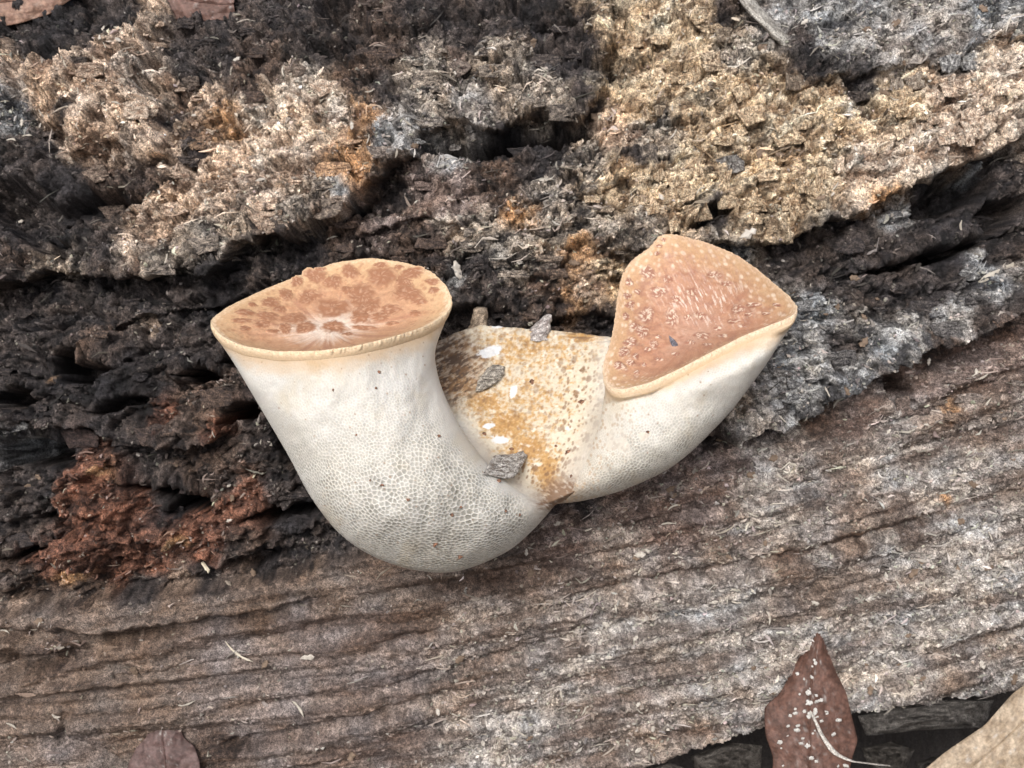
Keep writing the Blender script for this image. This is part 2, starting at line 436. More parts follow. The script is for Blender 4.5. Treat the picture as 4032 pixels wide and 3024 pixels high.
CP = [  # x, y, palette, reach
    (20, 8, 'drk', 30), (60, 40, 'blk', 40), (110, 15, 'drk', 30), (90, 45, 'drk', 20), (125, 55, 'tan', 26), (160, 15, 'tan', 18), (100, 85, 'tan', 34), (140, 95, 'pal', 26), (60, 100, 'tan', 22),
    (8, 75, 'tan', 18), (10, 120, 'slt', 20), (35, 60, 'drk', 16), (120, 130, 'tan', 30), (90, 150, 'tan', 22), (160, 140, 'tan', 20), (100, 66, 'drk', 10), (75, 118, 'drk', 9),
    (30, 170, 'drk', 40), (70, 200, 'blk', 36), (20, 230, 'drk', 40), (120, 185, 'dbr', 24), (150, 180, 'dbr', 20),
    (205, 40, 'drk', 40), (270, 30, 'drk', 50), (260, 70, 'dbr', 40), (330, 40, 'drk', 40), (380, 40, 'dbr', 34), (200, 75, 'drk', 24), (230, 60, 'drk', 30), (360, 80, 'dbr', 24),
    (200, 105, 'tan', 26), (225, 130, 'ora', 26), (180, 125, 'drk', 14), (285, 110, 'pal', 34), (310, 95, 'pal', 28), (270, 140, 'pal', 30), (330, 130, 'pal', 26), (350, 160, 'ora', 30), (300, 165, 'tan', 30),
    (370, 130, 'ora', 20), (240, 165, 'tan', 30), (200, 160, 'drk', 16), (250, 100, 'dbr', 14), (220, 190, 'tan', 30), (150, 225, 'tan', 24), (180, 205, 'tan', 24), (140, 245, 'tan', 18), (110, 245, 'drk', 18),
    (270, 195, 'tan', 26), (320, 190, 'mix', 18), (240, 220, 'mix', 22), (200, 245, 'mix', 26), (160, 258, 'mix', 20), (60, 262, 'mix', 24), (20, 265, 'dbr', 24), (345, 185, 'slt', 12),
    (300, 212, 'mix', 18), (385, 100, 'drk', 16), (392, 140, 'slt', 14), (430, 15, 'drk', 40), (480, 30, 'drk', 40), (540, 25, 'drk', 40), (580, 50, 'drk', 30),
    (440, 70, 'mix', 34), (500, 70, 'mix', 34), (470, 100, 'gry', 30), (540, 90, 'mix', 28), (560, 60, 'drk', 22), (520, 108, 'mix', 20), (440, 108, 'mix', 24), (460, 60, 'pur', 14), (590, 95, 'drk', 14),
    (420, 138, 'slt', 18), (450, 160, 'gry', 18), (500, 142, 'blk', 30), (550, 140, 'blk', 28), (390, 180, 'drk', 24), (340, 235, 'dbr', 26), (300, 240, 'blk', 22), (420, 190, 'pur', 30), (380, 220, 'pur', 30),
    (460, 200, 'pur', 26), (500, 180, 'dbr', 26), (540, 165, 'drk', 24), (450, 225, 'pal', 12), (410, 250, 'dbr', 30), (360, 265, 'drk', 30), (480, 230, 'mix', 26), (520, 210, 'ora', 18), (545, 200, 'mix', 22),
    (590, 160, 'mix', 24), (560, 230, 'mix', 26), (580, 250, 'ora', 22), (520, 260, 'mix', 28), (600, 225, 'mix', 20), (480, 275, 'drk', 26), (455, 280, 'slt', 10), (540, 290, 'dbr', 26), (580, 300, 'ora', 16), (590, 280, 'tan', 16),
    (500, 305, 'drk', 24), (605, 320, 'drk', 20), (610, 270, 'yel', 20), (640, 240, 'mix', 24), (610, 190, 'yel', 24), (625, 30, 'yel', 34), (640, 90, 'yel', 34), (620, 130, 'tan', 24), (670, 60, 'yel', 40),
    (690, 25, 'yel', 30), (660, 140, 'mix', 30), (690, 110, 'yel', 34), (720, 90, 'yel', 34), (700, 170, 'yel', 40), (740, 140, 'yel', 40), (660, 190, 'yel', 30), (750, 190, 'yel', 40), (640, 165, 'drk', 18), (730, 60, 'mix', 20), (722, 20, 'drk', 16),
    (790, 120, 'yel', 40), (800, 170, 'yel', 40), (840, 130, 'yel', 36), (780, 215, 'yel', 26), (860, 170, 'pal', 34), (900, 110, 'yel', 36), (920, 150, 'pal', 34), (880, 195, 'ora', 18), (960, 120, 'pal', 40), (1000, 70, 'pal', 34), (1010, 110, 'pal', 30), (940, 100, 'tan', 24),
    (715, 215, 'drk', 16), (690, 205, 'yel', 22), (850, 118, 'slt', 10), (920, 135, 'slt', 8), (730, 165, 'slt', 9), (665, 115, 'drk', 9), (1060, 100, 'pal', 40), (810, 70, 'drk', 24), (860, 85, 'drk', 22),
    (770, 20, 'gry', 20), (800, 40, 'drk', 14), (840, 30, 'slt', 34), (890, 40, 'gry', 40), (940, 30, 'gry', 40), (1000, 10, 'slt', 40), (900, 70, 'gry', 24), (960, 60, 'slt', 24), (880, 10, 'slt', 40),
    (700, 240, 'mix', 16), (740, 250, 'slt', 16), (790, 245, 'drk', 26), (850, 235, 'drk', 30), (900, 210, 'slt', 18), (940, 185, 'blk', 24), (980, 200, 'blk', 34), (1010, 170, 'drk', 30), (1010, 240, 'drk', 34), (940, 235, 'drk', 34), (990, 165, 'slt', 14),
    (830, 275, 'drk', 34), (900, 270, 'drk', 34), (950, 260, 'blk', 24), (820, 310, 'slt', 24), (870, 300, 'drk', 30), (930, 290, 'drk', 24), (980, 275, 'slt', 18), (1010, 270, 'gry', 14), (1020, 290, 'drk', 16), (770, 385, 'gry', 26), (800, 355, 'slt', 30), (840, 350, 'drk', 22), (800, 395, 'slt', 26), (850, 365, 'slt', 20), (900, 335, 'slt', 18), (945, 310, 'slt', 18),
    (750, 415, 'gry', 22), (870, 320, 'slt', 20), (740, 400, 'mix', 18), (980, 318, 'drk', 16), (930, 350, 'dbr', 20), (880, 375, 'drk', 16), (1000, 330, 'dbr', 18), (820, 420, 'dbr', 20), (770, 435, 'drk', 20), (720, 445, 'drk', 20),
    (980, 365, 'pur', 30), (1015, 350, 'pur', 24), (920, 390, 'pur', 26), (860, 420, 'pur', 30), (950, 410, 'ora', 14), (940, 430, 'grb', 40), (1000, 410, 'grb', 40), (880, 450, 'gry', 40), (960, 470, 'gry', 44), (800, 460, 'gry', 40), (720, 480, 'pur', 40), (640, 500, 'pur', 34),
    (760, 500, 'gry', 40), (680, 530, 'pur', 40), (840, 500, 'grb', 40), (900, 520, 'brw', 24), (850, 540, 'brw', 20), (790, 565, 'brw', 18), (950, 505, 'ora', 9), (620, 560, 'grb', 44), (720, 560, 'grb', 40), (560, 540, 'pur', 34), (580, 510, 'drk', 16),
    (980, 560, 'gry', 50), (900, 580, 'gry', 50), (920, 630, 'gry', 50), (1000, 640, 'gry', 50), (820, 610, 'gry', 44), (740, 620, 'gry', 50), (700, 680, 'gry', 50), (620, 650, 'gry', 50), (560, 600, 'grb', 50), (640, 720, 'grb', 50), (880, 670, 'gry', 30), (760, 690, 'gry', 40),
    (500, 570, 'brw', 34), (480, 620, 'grb', 44), (420, 600, 'brw', 34), (540, 680, 'gry', 50), (460, 690, 'grb', 44), (400, 660, 'smw', 44), (380, 720, 'smw', 40), (500, 740, 'gry', 50), (580, 750, 'grb', 40), (700, 740, 'grb', 30),
    (320, 580, 'brw', 26), (250, 605, 'brw', 30), (180, 610, 'brw', 34), (90, 622, 'brw', 34), (20, 625, 'brw', 34), (300, 640, 'smw', 34), (220, 650, 'smw', 40), (150, 650, 'brw', 40), (60, 650, 'dbr', 30), (20, 680, 'brw', 34), (90, 690, 'brw', 40), (150, 700, 'brw', 40), (60, 720, 'brw', 34),
    (70, 740, 'smw', 34), (130, 740, 'brw', 34), (230, 700, 'smw', 40), (300, 690, 'smw', 40), (280, 740, 'smw', 40), (220, 745, 'dbr', 20), (50, 712, 'tan', 8),
    (20, 300, 'drk', 40), (80, 300, 'drk', 36), (150, 290, 'drk', 36), (220, 290, 'blk', 30), (270, 280, 'drk', 26), (180, 330, 'drk', 36), (100, 330, 'dbr', 18), (30, 340, 'drk', 36), (60, 370, 'blk', 30), (90, 350, 'dbr', 12), (50, 375, 'ora', 6), (145, 325, 'tan', 7),
    (130, 385, 'blk', 30), (200, 400, 'dbr', 26), (160, 410, 'red', 14), (220, 420, 'red', 16), (260, 440, 'drk', 26), (180, 440, 'dbr', 24), (120, 430, 'drk', 24), (40, 410, 'drk', 26), (10, 440, 'slt', 16), (50, 450, 'blk', 26), (30, 490, 'drk', 30),
    (90, 480, 'red', 26), (110, 510, 'red', 26), (80, 540, 'red', 26), (105, 470, 'ora', 8), (150, 460, 'drk', 20), (220, 470, 'dbr', 24), (240, 500, 'red', 22), (200, 530, 'red', 24), (170, 500, 'blk', 20), (290, 480, 'drk', 26), (300, 520, 'blk', 26), (320, 545, 'drk', 22),
    (20, 530, 'drk', 24), (40, 560, 'red', 20), (70, 575, 'ora', 12), (110, 570, 'red', 18), (150, 560, 'red', 20), (200, 562, 'red', 18), (180, 545, 'ora', 9), (240, 555, 'dbr', 20), (20, 590, 'dbr', 24), (80, 600, 'dbr', 18), (140, 588, 'drk', 18), (200, 582, 'drk', 18), (260, 570, 'blk', 18), (300, 565, 'drk', 18),
    (900, 720, 'slt', 16), (960, 712, 'slt', 16), (880, 750, 'blk', 30), (980, 750, 'blk', 30), (800, 750, 'drk', 30)]  # black and dark points here put the gap's shade into the colour

def layout_raster(step=3.0, x0=-300, y0=-300, w=1624, h=1400):
    gx_, gy_ = np.meshgrid(np.arange(x0, x0 + w, step), np.arange(y0, y0 + h, step))
    acc = np.zeros(gx_.shape + (9,)); ws = np.zeros(gx_.shape)
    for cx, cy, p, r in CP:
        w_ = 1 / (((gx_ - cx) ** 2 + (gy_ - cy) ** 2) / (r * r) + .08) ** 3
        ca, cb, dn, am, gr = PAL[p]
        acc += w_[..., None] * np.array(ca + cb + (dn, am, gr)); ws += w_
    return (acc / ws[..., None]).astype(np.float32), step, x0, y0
LAY = layout_raster()

def layout(x, y):
    g_, st, x0, y0 = LAY
    fx = np.clip((x - x0) / st, 0, g_.shape[1] - 1.01); fy = np.clip((y - y0) / st, 0, g_.shape[0] - 1.01)
    ix = fx.astype(int); iy = fy.astype(int); fx = (fx - ix)[..., None]; fy = (fy - iy)[..., None]
    return (g_[iy, ix] * (1 - fx) + g_[iy, ix + 1] * fx) * (1 - fy) + (g_[iy + 1, ix] * (1 - fx) + g_[iy + 1, ix + 1] * fx) * fy

def log_maps(x, y):
    shp = x.shape
    x = x.ravel().astype(np.float32); y = y.ravel().astype(np.float32)
    def near(pts, mg):
        p = np.array(pts)
        return np.nonzero((x > p[:, 0].min() - mg) & (x < p[:, 0].max() + mg) & (y > p[:, 1].min() - mg) & (y < p[:, 1].max() + mg))[0]
    # ragged edges: warp the hand-placed layout with noise
    wx = x + 9 * fbm(x * .03, y * .03, 4, 11, .6) + 1.5 * gnoise(x * .3, y * .3, 5)
    wy = y + 9 * fbm(x * .03 + 40, y * .03, 4, 23, .6) + 1.5 * gnoise(x * .3, y * .3 + 9, 6)
    hx = x + 5 * fbm(x * .05, y * .05, 3, 31); hy = y + 5 * fbm(x * .05 + 7, y * .05, 3, 37)
    lx = hx + (wx - x) * .5 + 6 * fbm(x / 22, y / 22, 3, 131, .6); ly = hy + (wy - y) * .5 + 6 * fbm(x / 22 + 3, y / 22 + 8, 3, 133, .6)
    soft = 1.3 + 1.1 * fbm(x / 35, y / 35, 2, 135)
    q = y + .08 * x + .0001 * x * np.abs(x)
    f3, id3 = cell(wx / 7 + .3 * gnoise(x / 4, y / 4, 7), (wy + .2 * x) / 5.5, 13, True)
    f2_, id2 = cell(wx / 17 + .35 * gnoise(x / 9, y / 9, 8), (wy + .22 * x) / 11, 17, True)
    f1_, id1 = cell(wx / 44 + .3 * gnoise(x / 20, y / 20, 9), (wy + .25 * x) / 26, 19, True)
    kx = wx + 10 * fbm(x * .012, y * .05, 3, 71) + 9 * (id2 - .5) + 5 * (id3 - .5); ky = wy + 6 * fbm(x * .06, y * .06, 3, 77) + 9 * (id1 - .5) + 5 * (id3 - .5)
    acc = layout(kx, ky)
    amp = acc[..., 7]; gw = acc[..., 8]
    sd_pl, _ = poly_sd(PLANK, hx, hy)
    rot = 1 - sstep(20, -30, poly_sd(PLANK + [(735, 432), (800, 410), (910, 350), (1024, 305), (1300, 200), (2200, 0)], hx, hy)[0])
    h = 12 * fbm(x / 170, y / 120, 3, 1)
    lump = 6 * fbm(wx / 46, wy / 30, 3, 41) + 5 * ridged(wx / 34, q / 20, 3, 47)
    fac = 13 * f1_ + 7.5 * f2_ + 3.0 * f3
    h = h + rot * amp * (lump + fac)
    fine = 2.6 * fbm(wx / 9, wy / 7, 4, 51, .66) + 1.4 * ridged(wx / 6, wy / 5, 2, 55)
    h = h + (0.3 + .7 * amp) * fine
    # weathered lower wood: grain on one side, fuzzy chips on the other
    grain = 3.0 * fbm(x / 130, q / 9, 4, 61, .6) + (8 + 5 * sstep(500, 250, x)) * fbm(x / 260, q / 26, 2, 64) + 1.2 * ridged(x / 60, q / 4, 2, 66)
    band = sstep(-.28, .22, fbm(x / 150, q / 24, 3, 63, .6))
    fuzz = sstep(200, 560, x + .3 * (y - 600)) * (.25 + .75 * band)
    h = h + (1 - rot) * (grain * (1.2 - .5 * fuzz) + fuzz * (1.9 * f3 + 1.6 * fbm(x / 5, y / 4, 3, 68, .65) + 2.2 * f2_ * sstep(-.2, .4, fbm(x / 60, y / 30, 2, 67)))) + rot * gw * grain * .6
    ov = np.zeros_like(h)       # how far a broken edge hangs over
    for pts, up, dn, wu, wd, sh in LEDGES:
        ii = near(pts, 4 * max(wu, wd))
        s, fd = poly_sd(pts, lx[ii], ly[ii])
        k = sstep(-sh * soft[ii], sh * soft[ii], s)
        h[ii] += fd * (up * k * np.exp(-np.abs(s) / wu) - dn * (1 - k) * np.exp(-np.abs(s) / wd))
        ov[ii] += fd * (.28 * (up + dn)) * (k * np.exp(-np.abs(s) / 14) - .8 * (1 - k) * np.exp(-np.abs(s) / 16))
    k = sstep(-4, 5, sd_pl)
    h = h - k * 26 * np.exp(-np.abs(sd_pl) / 90) * sstep(700, 560, x) + (1 - k) * 7 * np.exp(-np.abs(sd_pl) / 40)
    for pts, dp, w in GROOVES:
        ii = near(pts, 8 * w)
        xx, yy = x[ii], y[ii]
        s, fd = poly_sd(pts, hx[ii] + 2.5 * fbm(xx * .04, yy * .04, 2, 81), hy[ii] + 2.5 * fbm(xx * .04, yy * .04 + 5, 2, 83))
        dp, w = dp * 1.9, w * 1.35
        h[ii] += -fd * dp * np.exp(-(s / w) ** 2) + fd * dp * .45 * np.exp(-((s + 2.2 * w) / (1.6 * w)) ** 2)
    for pts, hh, sf in PLATES:
        ii = near(pts, 40)
        s = ring_sd(pts, lx[ii], ly[ii])
        h[ii] += .8 * hh * sstep(-sf * soft[ii], sf * soft[ii], s) * (.75 + .25 * sstep(0, 20, s))
        cy = np.mean([p_[1] for p_ in pts]); hy_ = np.ptp([p_[1] for p_ in pts]) / 2
        ov[ii] += .25 * hh * sstep(-2, 4, s) * np.clip((y[ii] - cy) / hy_, 0, 1)
    for cx, cy, ra, rb, an, dp in HOLES:
        ii = near([(cx, cy)], 1.6 * max(ra, rb) + 20)
        c, s_ = math.cos(math.radians(an)), math.sin(math.radians(an))
        ex, ey = lx[ii] - cx, ly[ii] - cy
        r_ = np.sqrt(((ex * c + ey * s_) / ra) ** 2 + ((-ex * s_ + ey * c) / rb) ** 2)
        h[ii] -= 1.7 * dp * sstep(1.25, .7, r_)
        ov[ii] += .12 * dp * np.exp(-((r_ - 1.15) / .3) ** 2) * sstep(.2, -.4, (-ex * s_ + ey * c) / rb)
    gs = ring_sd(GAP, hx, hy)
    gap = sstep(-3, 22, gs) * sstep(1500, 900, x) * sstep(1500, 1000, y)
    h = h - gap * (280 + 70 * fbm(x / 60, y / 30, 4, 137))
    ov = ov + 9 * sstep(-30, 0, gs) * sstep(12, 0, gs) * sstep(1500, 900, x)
    # colour (pattern runs on down the broken faces)
    wx, wy = wx + .8 * h, wy + .7 * h
    xs_, ys_ = x + .8 * h, y + .7 * h
    n = .5 + .95 * (rot * (.55 * fbm(wx / 12, wy / 9, 5, 91, .72) + .4 * fbm(wx / 50, q / 22, 3, 95) + .42 * (id3 - .5) + .42 * (id2 - .5)) + (1 - rot) * ((.85 - .35 * fuzz) * fbm(x / 70, q / 5, 4, 97, .65) + .6 * fbm(x / 6, y / 5, 3, 99, .7) + fuzz * .5 * (id3 - .5)))
    n = np.clip(n + .25 * gw * fbm(x / 60, q / 6, 3, 101), 0, 1)
    n = n * n * (3 - 2 * n); n = n * (1 - rot * .6) + (n * n * (3 - 2 * n)) * rot * .6
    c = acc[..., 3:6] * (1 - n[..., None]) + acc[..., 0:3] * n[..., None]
    c = mixc(c, c * np.array([.50, .42, .38]), (1 - rot) * (1 - band) * (.4 + .5 * sstep(150, 450, x)))
    c = c * (1 + (1 - rot) * .30 * sstep(.1, .45, fbm(x / 120, q / 18, 3, 64, .6)) * fuzz)[..., None]
    # pale mould flecks and charred specks
    fl = sstep(.30, .5, fbm(xs_ / 5, ys_ / 4, 3, 111, .7)) * sstep(.25, .8, acc[..., 6])
    c = mixc(c, np.stack([c[..., 0] * .4 + .32, c[..., 1] * .4 + .295, c[..., 2] * .4 + .26], -1), fl * .6)
    dk = np.maximum(sstep(.16, .36, fbm(xs_ / 9 + 30, ys_ / 6, 4, 117, .7)), .9 * sstep(.18, .34, fbm(xs_ / 26, (ys_ + .25 * xs_) / 15, 4, 119, .6))) * rot
    c = c * (1 - .8 * dk[..., None])
    hue = fbm(x / 40, y / 30, 3, 121)[..., None]
    c = c * (1 + np.array([.16, .0, -.18]) * hue) * (1 + .5 * (id3 - .5))[..., None]
    c = mixc(c, (.018, .015, .014), sstep(.15, .7, gap))  # near-black painted inside the gap to stand for shade under the log
    return h.reshape(shp), c.reshape(shp + (3,)), (acc[..., 6] * (rot + (1 - rot) * (.2 + .95 * band))).reshape(shp), ov.reshape(shp), amp.reshape(shp)

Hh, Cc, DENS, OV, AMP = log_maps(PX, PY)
edge = sstep(.2, .6, np.abs(F_) - .3)
Hh = np.clip(Hh, -300, 90) * (1 - .5 * edge)
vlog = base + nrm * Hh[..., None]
lat = sstep(.9, .6, np.abs(F_)) * 3.0
vlog[..., 1] -= OV * sstep(.9, .6, np.abs(F_))
vlog[..., 0] += lat * fbm((PX + Hh) / 9, (PY + .6 * Hh) / 8, 3, 141, .6)
vlog[..., 1] += lat * fbm((PX + .7 * Hh) / 9 + 31, (PY + Hh) / 8, 3, 143, .6)
log = empty('fallen_log', (0, float((ORG - WV * R * U)[1]), 0.0))
tag(log, 'large rotting fallen log of crumbling yellow, brown and grey wood', 'log')
lc = world_pos(vlog)
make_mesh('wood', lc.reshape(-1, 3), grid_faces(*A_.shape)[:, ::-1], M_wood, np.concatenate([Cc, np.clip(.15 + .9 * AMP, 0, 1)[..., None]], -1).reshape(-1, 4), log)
for jj in (0, -1):   # sawn-off ends far outside the view
    ring = lc[:, jj]
    cen = ring.mean(0)
    pts = np.concatenate([ring, cen[None]])
    n_ = len(ring)
    fa = np.array([(i, (i + 1) % n_, n_) for i in range(n_)])
    make_mesh('end_grain', pts, fa if jj else fa[:, ::-1], M_wood, np.tile((.25, .19, .13), (len(pts), 1)), log, smooth=False)
lpx, lpy = proj(vlog)
inn = (np.abs(F_) < .6) & (np.abs(A_) < 900)
LOGZ = Raster(lpx[inn], lpy[inn], vlog[..., 2][inn])

# ------------------------------------------------------------------ fungus
def closed_curve(pts, thetas_at, th):
    """polygon (px,py) with arc-length angles between anchors -> positions at th"""
    p = np.array(pts, float)
    n = len(p)
    i1 = thetas_at
    seg = np.hypot(*(np.roll(p, -1, 0) - p).T)
    ang = np.zeros(n + 1)
    l1 = seg[:i1].sum(); l2 = seg[i1:].sum()
    for i in range(n):
        ang[i + 1] = ang[i] + seg[i] * math.pi / (l1 if i < i1 else l2)
    pe = np.vstack([p, p[:1]])
    t = th % (2 * math.pi)
    # smooth periodic interpolation by resampling + small blur
    fine = np.linspace(0, 2 * math.pi, 1440, endpoint=False)
    fx = np.interp(fine, ang, pe[:, 0]); fy = np.interp(fine, ang, pe[:, 1])
    k = np.hanning(71); k /= k.sum()
    ext = lambda a: np.convolve(np.concatenate([a[-35:], a, a[:35]]), k, 'valid')
    fx, fy = ext(fx), ext(fy)
    fe = np.append(fine, 2 * math.pi)
    return np.interp(t, fe, np.append(fx, fx[0])), np.interp(t, fe, np.append(fy, fy[0]))

def thetas(n, front=0.72):
    nf = int(n * front)
    return np.concatenate([np.linspace(-.25, math.pi + .25, n - nf, endpoint=False), np.linspace(math.pi + .25, 2 * math.pi - .25, nf, endpoint=False)])

RIM_A = [(453.8, 302), (446.6, 286.2), (432.3, 271.8), (406.4, 263.1), (370.4, 258.1), (334.4, 263.1), (298.4, 276.1), (262.5, 290.5), (226.5, 307.7), (207.8, 322.1),
         (219.3, 336.5), (240.9, 346.6), (276.8, 352.4), (320, 351.6), (356, 346.6), (392, 338), (427.9, 326.5), (446.6, 315)]
RIM_B = [(799.5, 311.4), (794, 300.7), (779, 288), (757.7, 269.6), (736.3, 254.6), (707.3, 242.8), (678.4, 235.3), (665.5, 233.1), (658, 236.4), (648.4, 250.3), (632.3, 258.9), (621.6, 275),
         (617.3, 296.4), (615.2, 320), (610.9, 341.4), (603.4, 362.8), (602.3, 378.9), (608.7, 388.5), (621.6, 390.7), (648.4, 384.2), (680.5, 369.2), (712.7, 352.1), (744.8, 336), (771.6, 325.3), (791, 317.8)]

def rim_a(th):
    x, y = closed_curve(RIM_A, 9, th)
    return np.stack([x, y, 110 - 85 * np.sin(th)], -1)

def rim_b(th):
    x, y = closed_curve(RIM_B, 16, th)
    ux, uy = 188 / 202, -74 / 202
    d = (x - 610) * uy - (y - 388) * ux      # distance above the front edge
    return np.stack([x, y, 168 - .2 * (798 - x) - .95 * np.clip(d, -20, 200)], -1)

def ell(L, Rr, zc, zr, my, th, dz=0., zf=None):
    C = np.array([(L[0] + Rr[0]) / 2, (L[1] + Rr[1]) / 2, zc])
    A = np.array([(Rr[0] - L[0]) / 2, (Rr[1] - L[1]) / 2, dz])
    sn = np.sin(th)
    out = C + np.cos(th)[:, None] * A + sn[:, None] * np.array([0, -my, 0])
    out[:, 2] -= np.where(sn > 0, zr, zf or zr) * sn
    return out

def scaled(r, s, dy):
    c = r.mean(0)
    o = c + (r - c) * s
    o[:, 1] += dy
    return o

def body(rimf, secs, tip, N, rows):
    th = thetas(N)
    r = rimf(th)
    bk = np.clip(np.sin(th) * 1.6, 0, 1)[:, None]
    k0 = scaled(r, .972, 4.0) * (1 - bk) + bk * (scaled(r, .99, 2.0) - np.array([0, 0, 7.])); k1 = scaled(r, .966, 10) * (1 - bk) + bk * (scaled(r, .985, 8.0) - np.array([0, 0, 12.]))
    keys = [k0, k1]
    for s in secs:
        keys.append(ell(*s[:5], th, *(s[5:])))
    keys.append(np.tile(np.array(tip, float), (N, 1)))
    keys = np.array(keys)
    # even spacing by travelled length on the front
    t0 = np.linspace(0, len(keys) - 1, 200)
    c0 = catmull(keys, t0)
    ln = np.linalg.norm(np.diff(c0, axis=0), axis=-1).max(1)
    s0 = np.append(0, np.cumsum(ln))
    t = np.interp(np.linspace(0, s0[-1], rows), s0, t0)
    return catmull(keys, t), th, np.linspace(0, 1, rows)

SEC_A = [((238, 366), (436, 346), 110, 80, 38), ((262, 408), (437, 372), 116, 76, 30), ((287, 452), (447, 402), 122, 74, 22), ((313, 500), (466, 436), 126, 72, 12),
         ((347, 540), (490, 466), 124, 68, 4), ((395, 565), (516, 488), 114, 60, -2), ((450, 572), (538, 500), 102, 48, -4), ((502, 554), (551, 503), 90, 32, -3), ((533, 530), (555, 505), 80, 16, 0)]
SEC_B = [((603, 404), (781, 340), 126, 84, 16, 20, 38), ((598, 428), (757, 377), 120, 76, 8, 18, 38), ((588, 452), (722, 421), 110, 64, 3, 14, 38), ((575, 474), (676, 464), 98, 50, 0, 10, 34), ((563, 490), (628, 488), 86, 34, -2, 5, 26), ((554, 500), (586, 500), 76, 16, -1, 2, 14)]

fung = empty('bracket_fungus', world_pos(P(np.array(530.), np.array(400.), np.array(0.))))
tag(fung, 'pale bracket fungus with two brown scaly caps and white pored undersides growing from the log', 'fungus')

def tone_body(pp, pore, wall_fade, seed):
    x, y = pp[..., 0], pp[..., 1]
    wall = np.array([.70, .68, .63]); hole = np.array([.345, .335, .30])  # hole: greyer tube flesh with the shade inside the pores painted in
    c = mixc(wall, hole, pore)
    m = .5 + .5 * fbm(x / 60, y / 60, 3, seed)
    c = c * (1 + .06 * (m[..., None] - .5) * np.array([1.0, .4, -.8]))
    warm = wall_fade[..., None]                      # tan band under the rim
    c = c * (1 - warm) + warm * np.array([.62, .46, .30])
    st_ = sstep(.1, .55, fbm(x / 48 + 9, y / 70, 4, seed + 31, .6))
    c = mixc(c, c * np.array([.90, .84, .74]), st_ * .8)
    # small brown freckles
    f1, f2, idc = cell(x / 9, y / 9, seed + 5)
    k = (idc > .80) * sstep(.05 + .14 * (idc - .8) * 5, .02, f1)
    c = mixc(c, (.30, .17, .09), k * .75)
    return c

def pores_fast(pp, wp, spacing, seed):
    """same with candidate thinning so it stays quick"""
    flat = wp.reshape(-1, 3)
    sp = (spacing * U).ravel()
    r_ = np.random.default_rng(seed)
    # candidates: about 7 per final cell
    da = np.linalg.norm(np.cross(np.gradient(wp, axis=0), np.gradient(wp, axis=1)), axis=-1).ravel()
    prob = 9 * da / (sp ** 2)
    cand = np.nonzero(r_.random(len(flat)) < prob)[0]
    r_.shuffle(cand)
    cs = sp[cand].max()
    grid = {}; seeds = []
    pos = flat[cand].tolist(); spc = sp[cand].tolist(); cells = np.floor(flat[cand] / cs).astype(int).tolist()
    for i in range(len(cand)):
        a, b, c = cells[i]; p = pos[i]; s2 = spc[i] ** 2; ok = True
        for da_ in (-1, 0, 1):
            for db in (-1, 0, 1):
                for dc in (-1, 0, 1):
                    for k in grid.get((a + da_, b + db, c + dc), ()):
                        o = pos[k]
                        if (o[0] - p[0]) ** 2 + (o[1] - p[1]) ** 2 + (o[2] - p[2]) ** 2 < s2:
                            ok = False; break
                    if not ok: break
                if not ok: break
            if not ok: break
        if ok:
            grid.setdefault((a, b, c), []).append(i); seeds.append(i)
    kd = kdtree.KDTree(len(seeds))
    for k, i in enumerate(seeds):
        kd.insert(pos[i], k)
    kd.balance()
    e = np.empty(len(flat))
    fl = flat.tolist(); find = kd.find_n
    for i, p in enumerate(fl):
        r = find(p, 2)
        e[i] = r[1][2] - r[0][2]
    return (e / sp).reshape(spacing.shape)

def build_body(rimf, secs, tip, N, rows, sp_lo, sp_hi, sp_len, depth, seed):
    pp, th, t = body(rimf, secs, tip, N, rows)
    # soft unevenness of the flesh
    pp[..., 2] += (6.5 * fbm(pp[..., 0] / 62, pp[..., 1] / 62, 2, seed + 3) + 2.2 * fbm(pp[..., 0] / 20, pp[..., 1] / 24, 3, seed + 4)) * sstep(0, .15, t)[:, None] * sstep(1, .9, t)[:, None]
    v = P(pp[..., 0], pp[..., 1], pp[..., 2])
    w = world_pos(v)
    rimy = rimf(th)
    drop = np.linalg.norm(v - v[:1], axis=-1)        # distance below the rim
    spc = sp_lo + (sp_hi - sp_lo) * sstep(20, sp_len, drop)
    spc = spc * (1 + .45 * fbm(pp[..., 0] / 34, pp[..., 1] / 34, 3, seed + 6))
    e = pores_fast(pp, w, spc, seed)
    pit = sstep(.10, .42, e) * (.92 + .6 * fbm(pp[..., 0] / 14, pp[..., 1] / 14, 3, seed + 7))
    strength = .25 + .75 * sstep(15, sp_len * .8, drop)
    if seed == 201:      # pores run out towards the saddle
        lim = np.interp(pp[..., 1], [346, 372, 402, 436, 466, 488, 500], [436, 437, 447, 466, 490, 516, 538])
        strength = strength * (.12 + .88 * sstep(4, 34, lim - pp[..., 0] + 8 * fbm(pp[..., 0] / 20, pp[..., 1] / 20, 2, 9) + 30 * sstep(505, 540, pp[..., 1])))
    n = normals(w, True)
    if ((n * WV).sum(-1))[rows // 2, int(N * .64)] < 0: n = -n
    w = w - n * (pit * strength * depth * U)[..., None]
    fade = sstep(22, 4, drop + 5 * fbm(pp[..., 0] / 12, pp[..., 1] / 8, 3, seed + 8)) * .9
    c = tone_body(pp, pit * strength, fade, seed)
    return pp, w, c

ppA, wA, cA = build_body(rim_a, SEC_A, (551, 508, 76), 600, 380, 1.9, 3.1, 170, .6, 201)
ppB, wB, cB = build_body(rim_b, SEC_B, (556, 504, 74), 430, 240, 1.9, 2.4, 150, .4, 301)

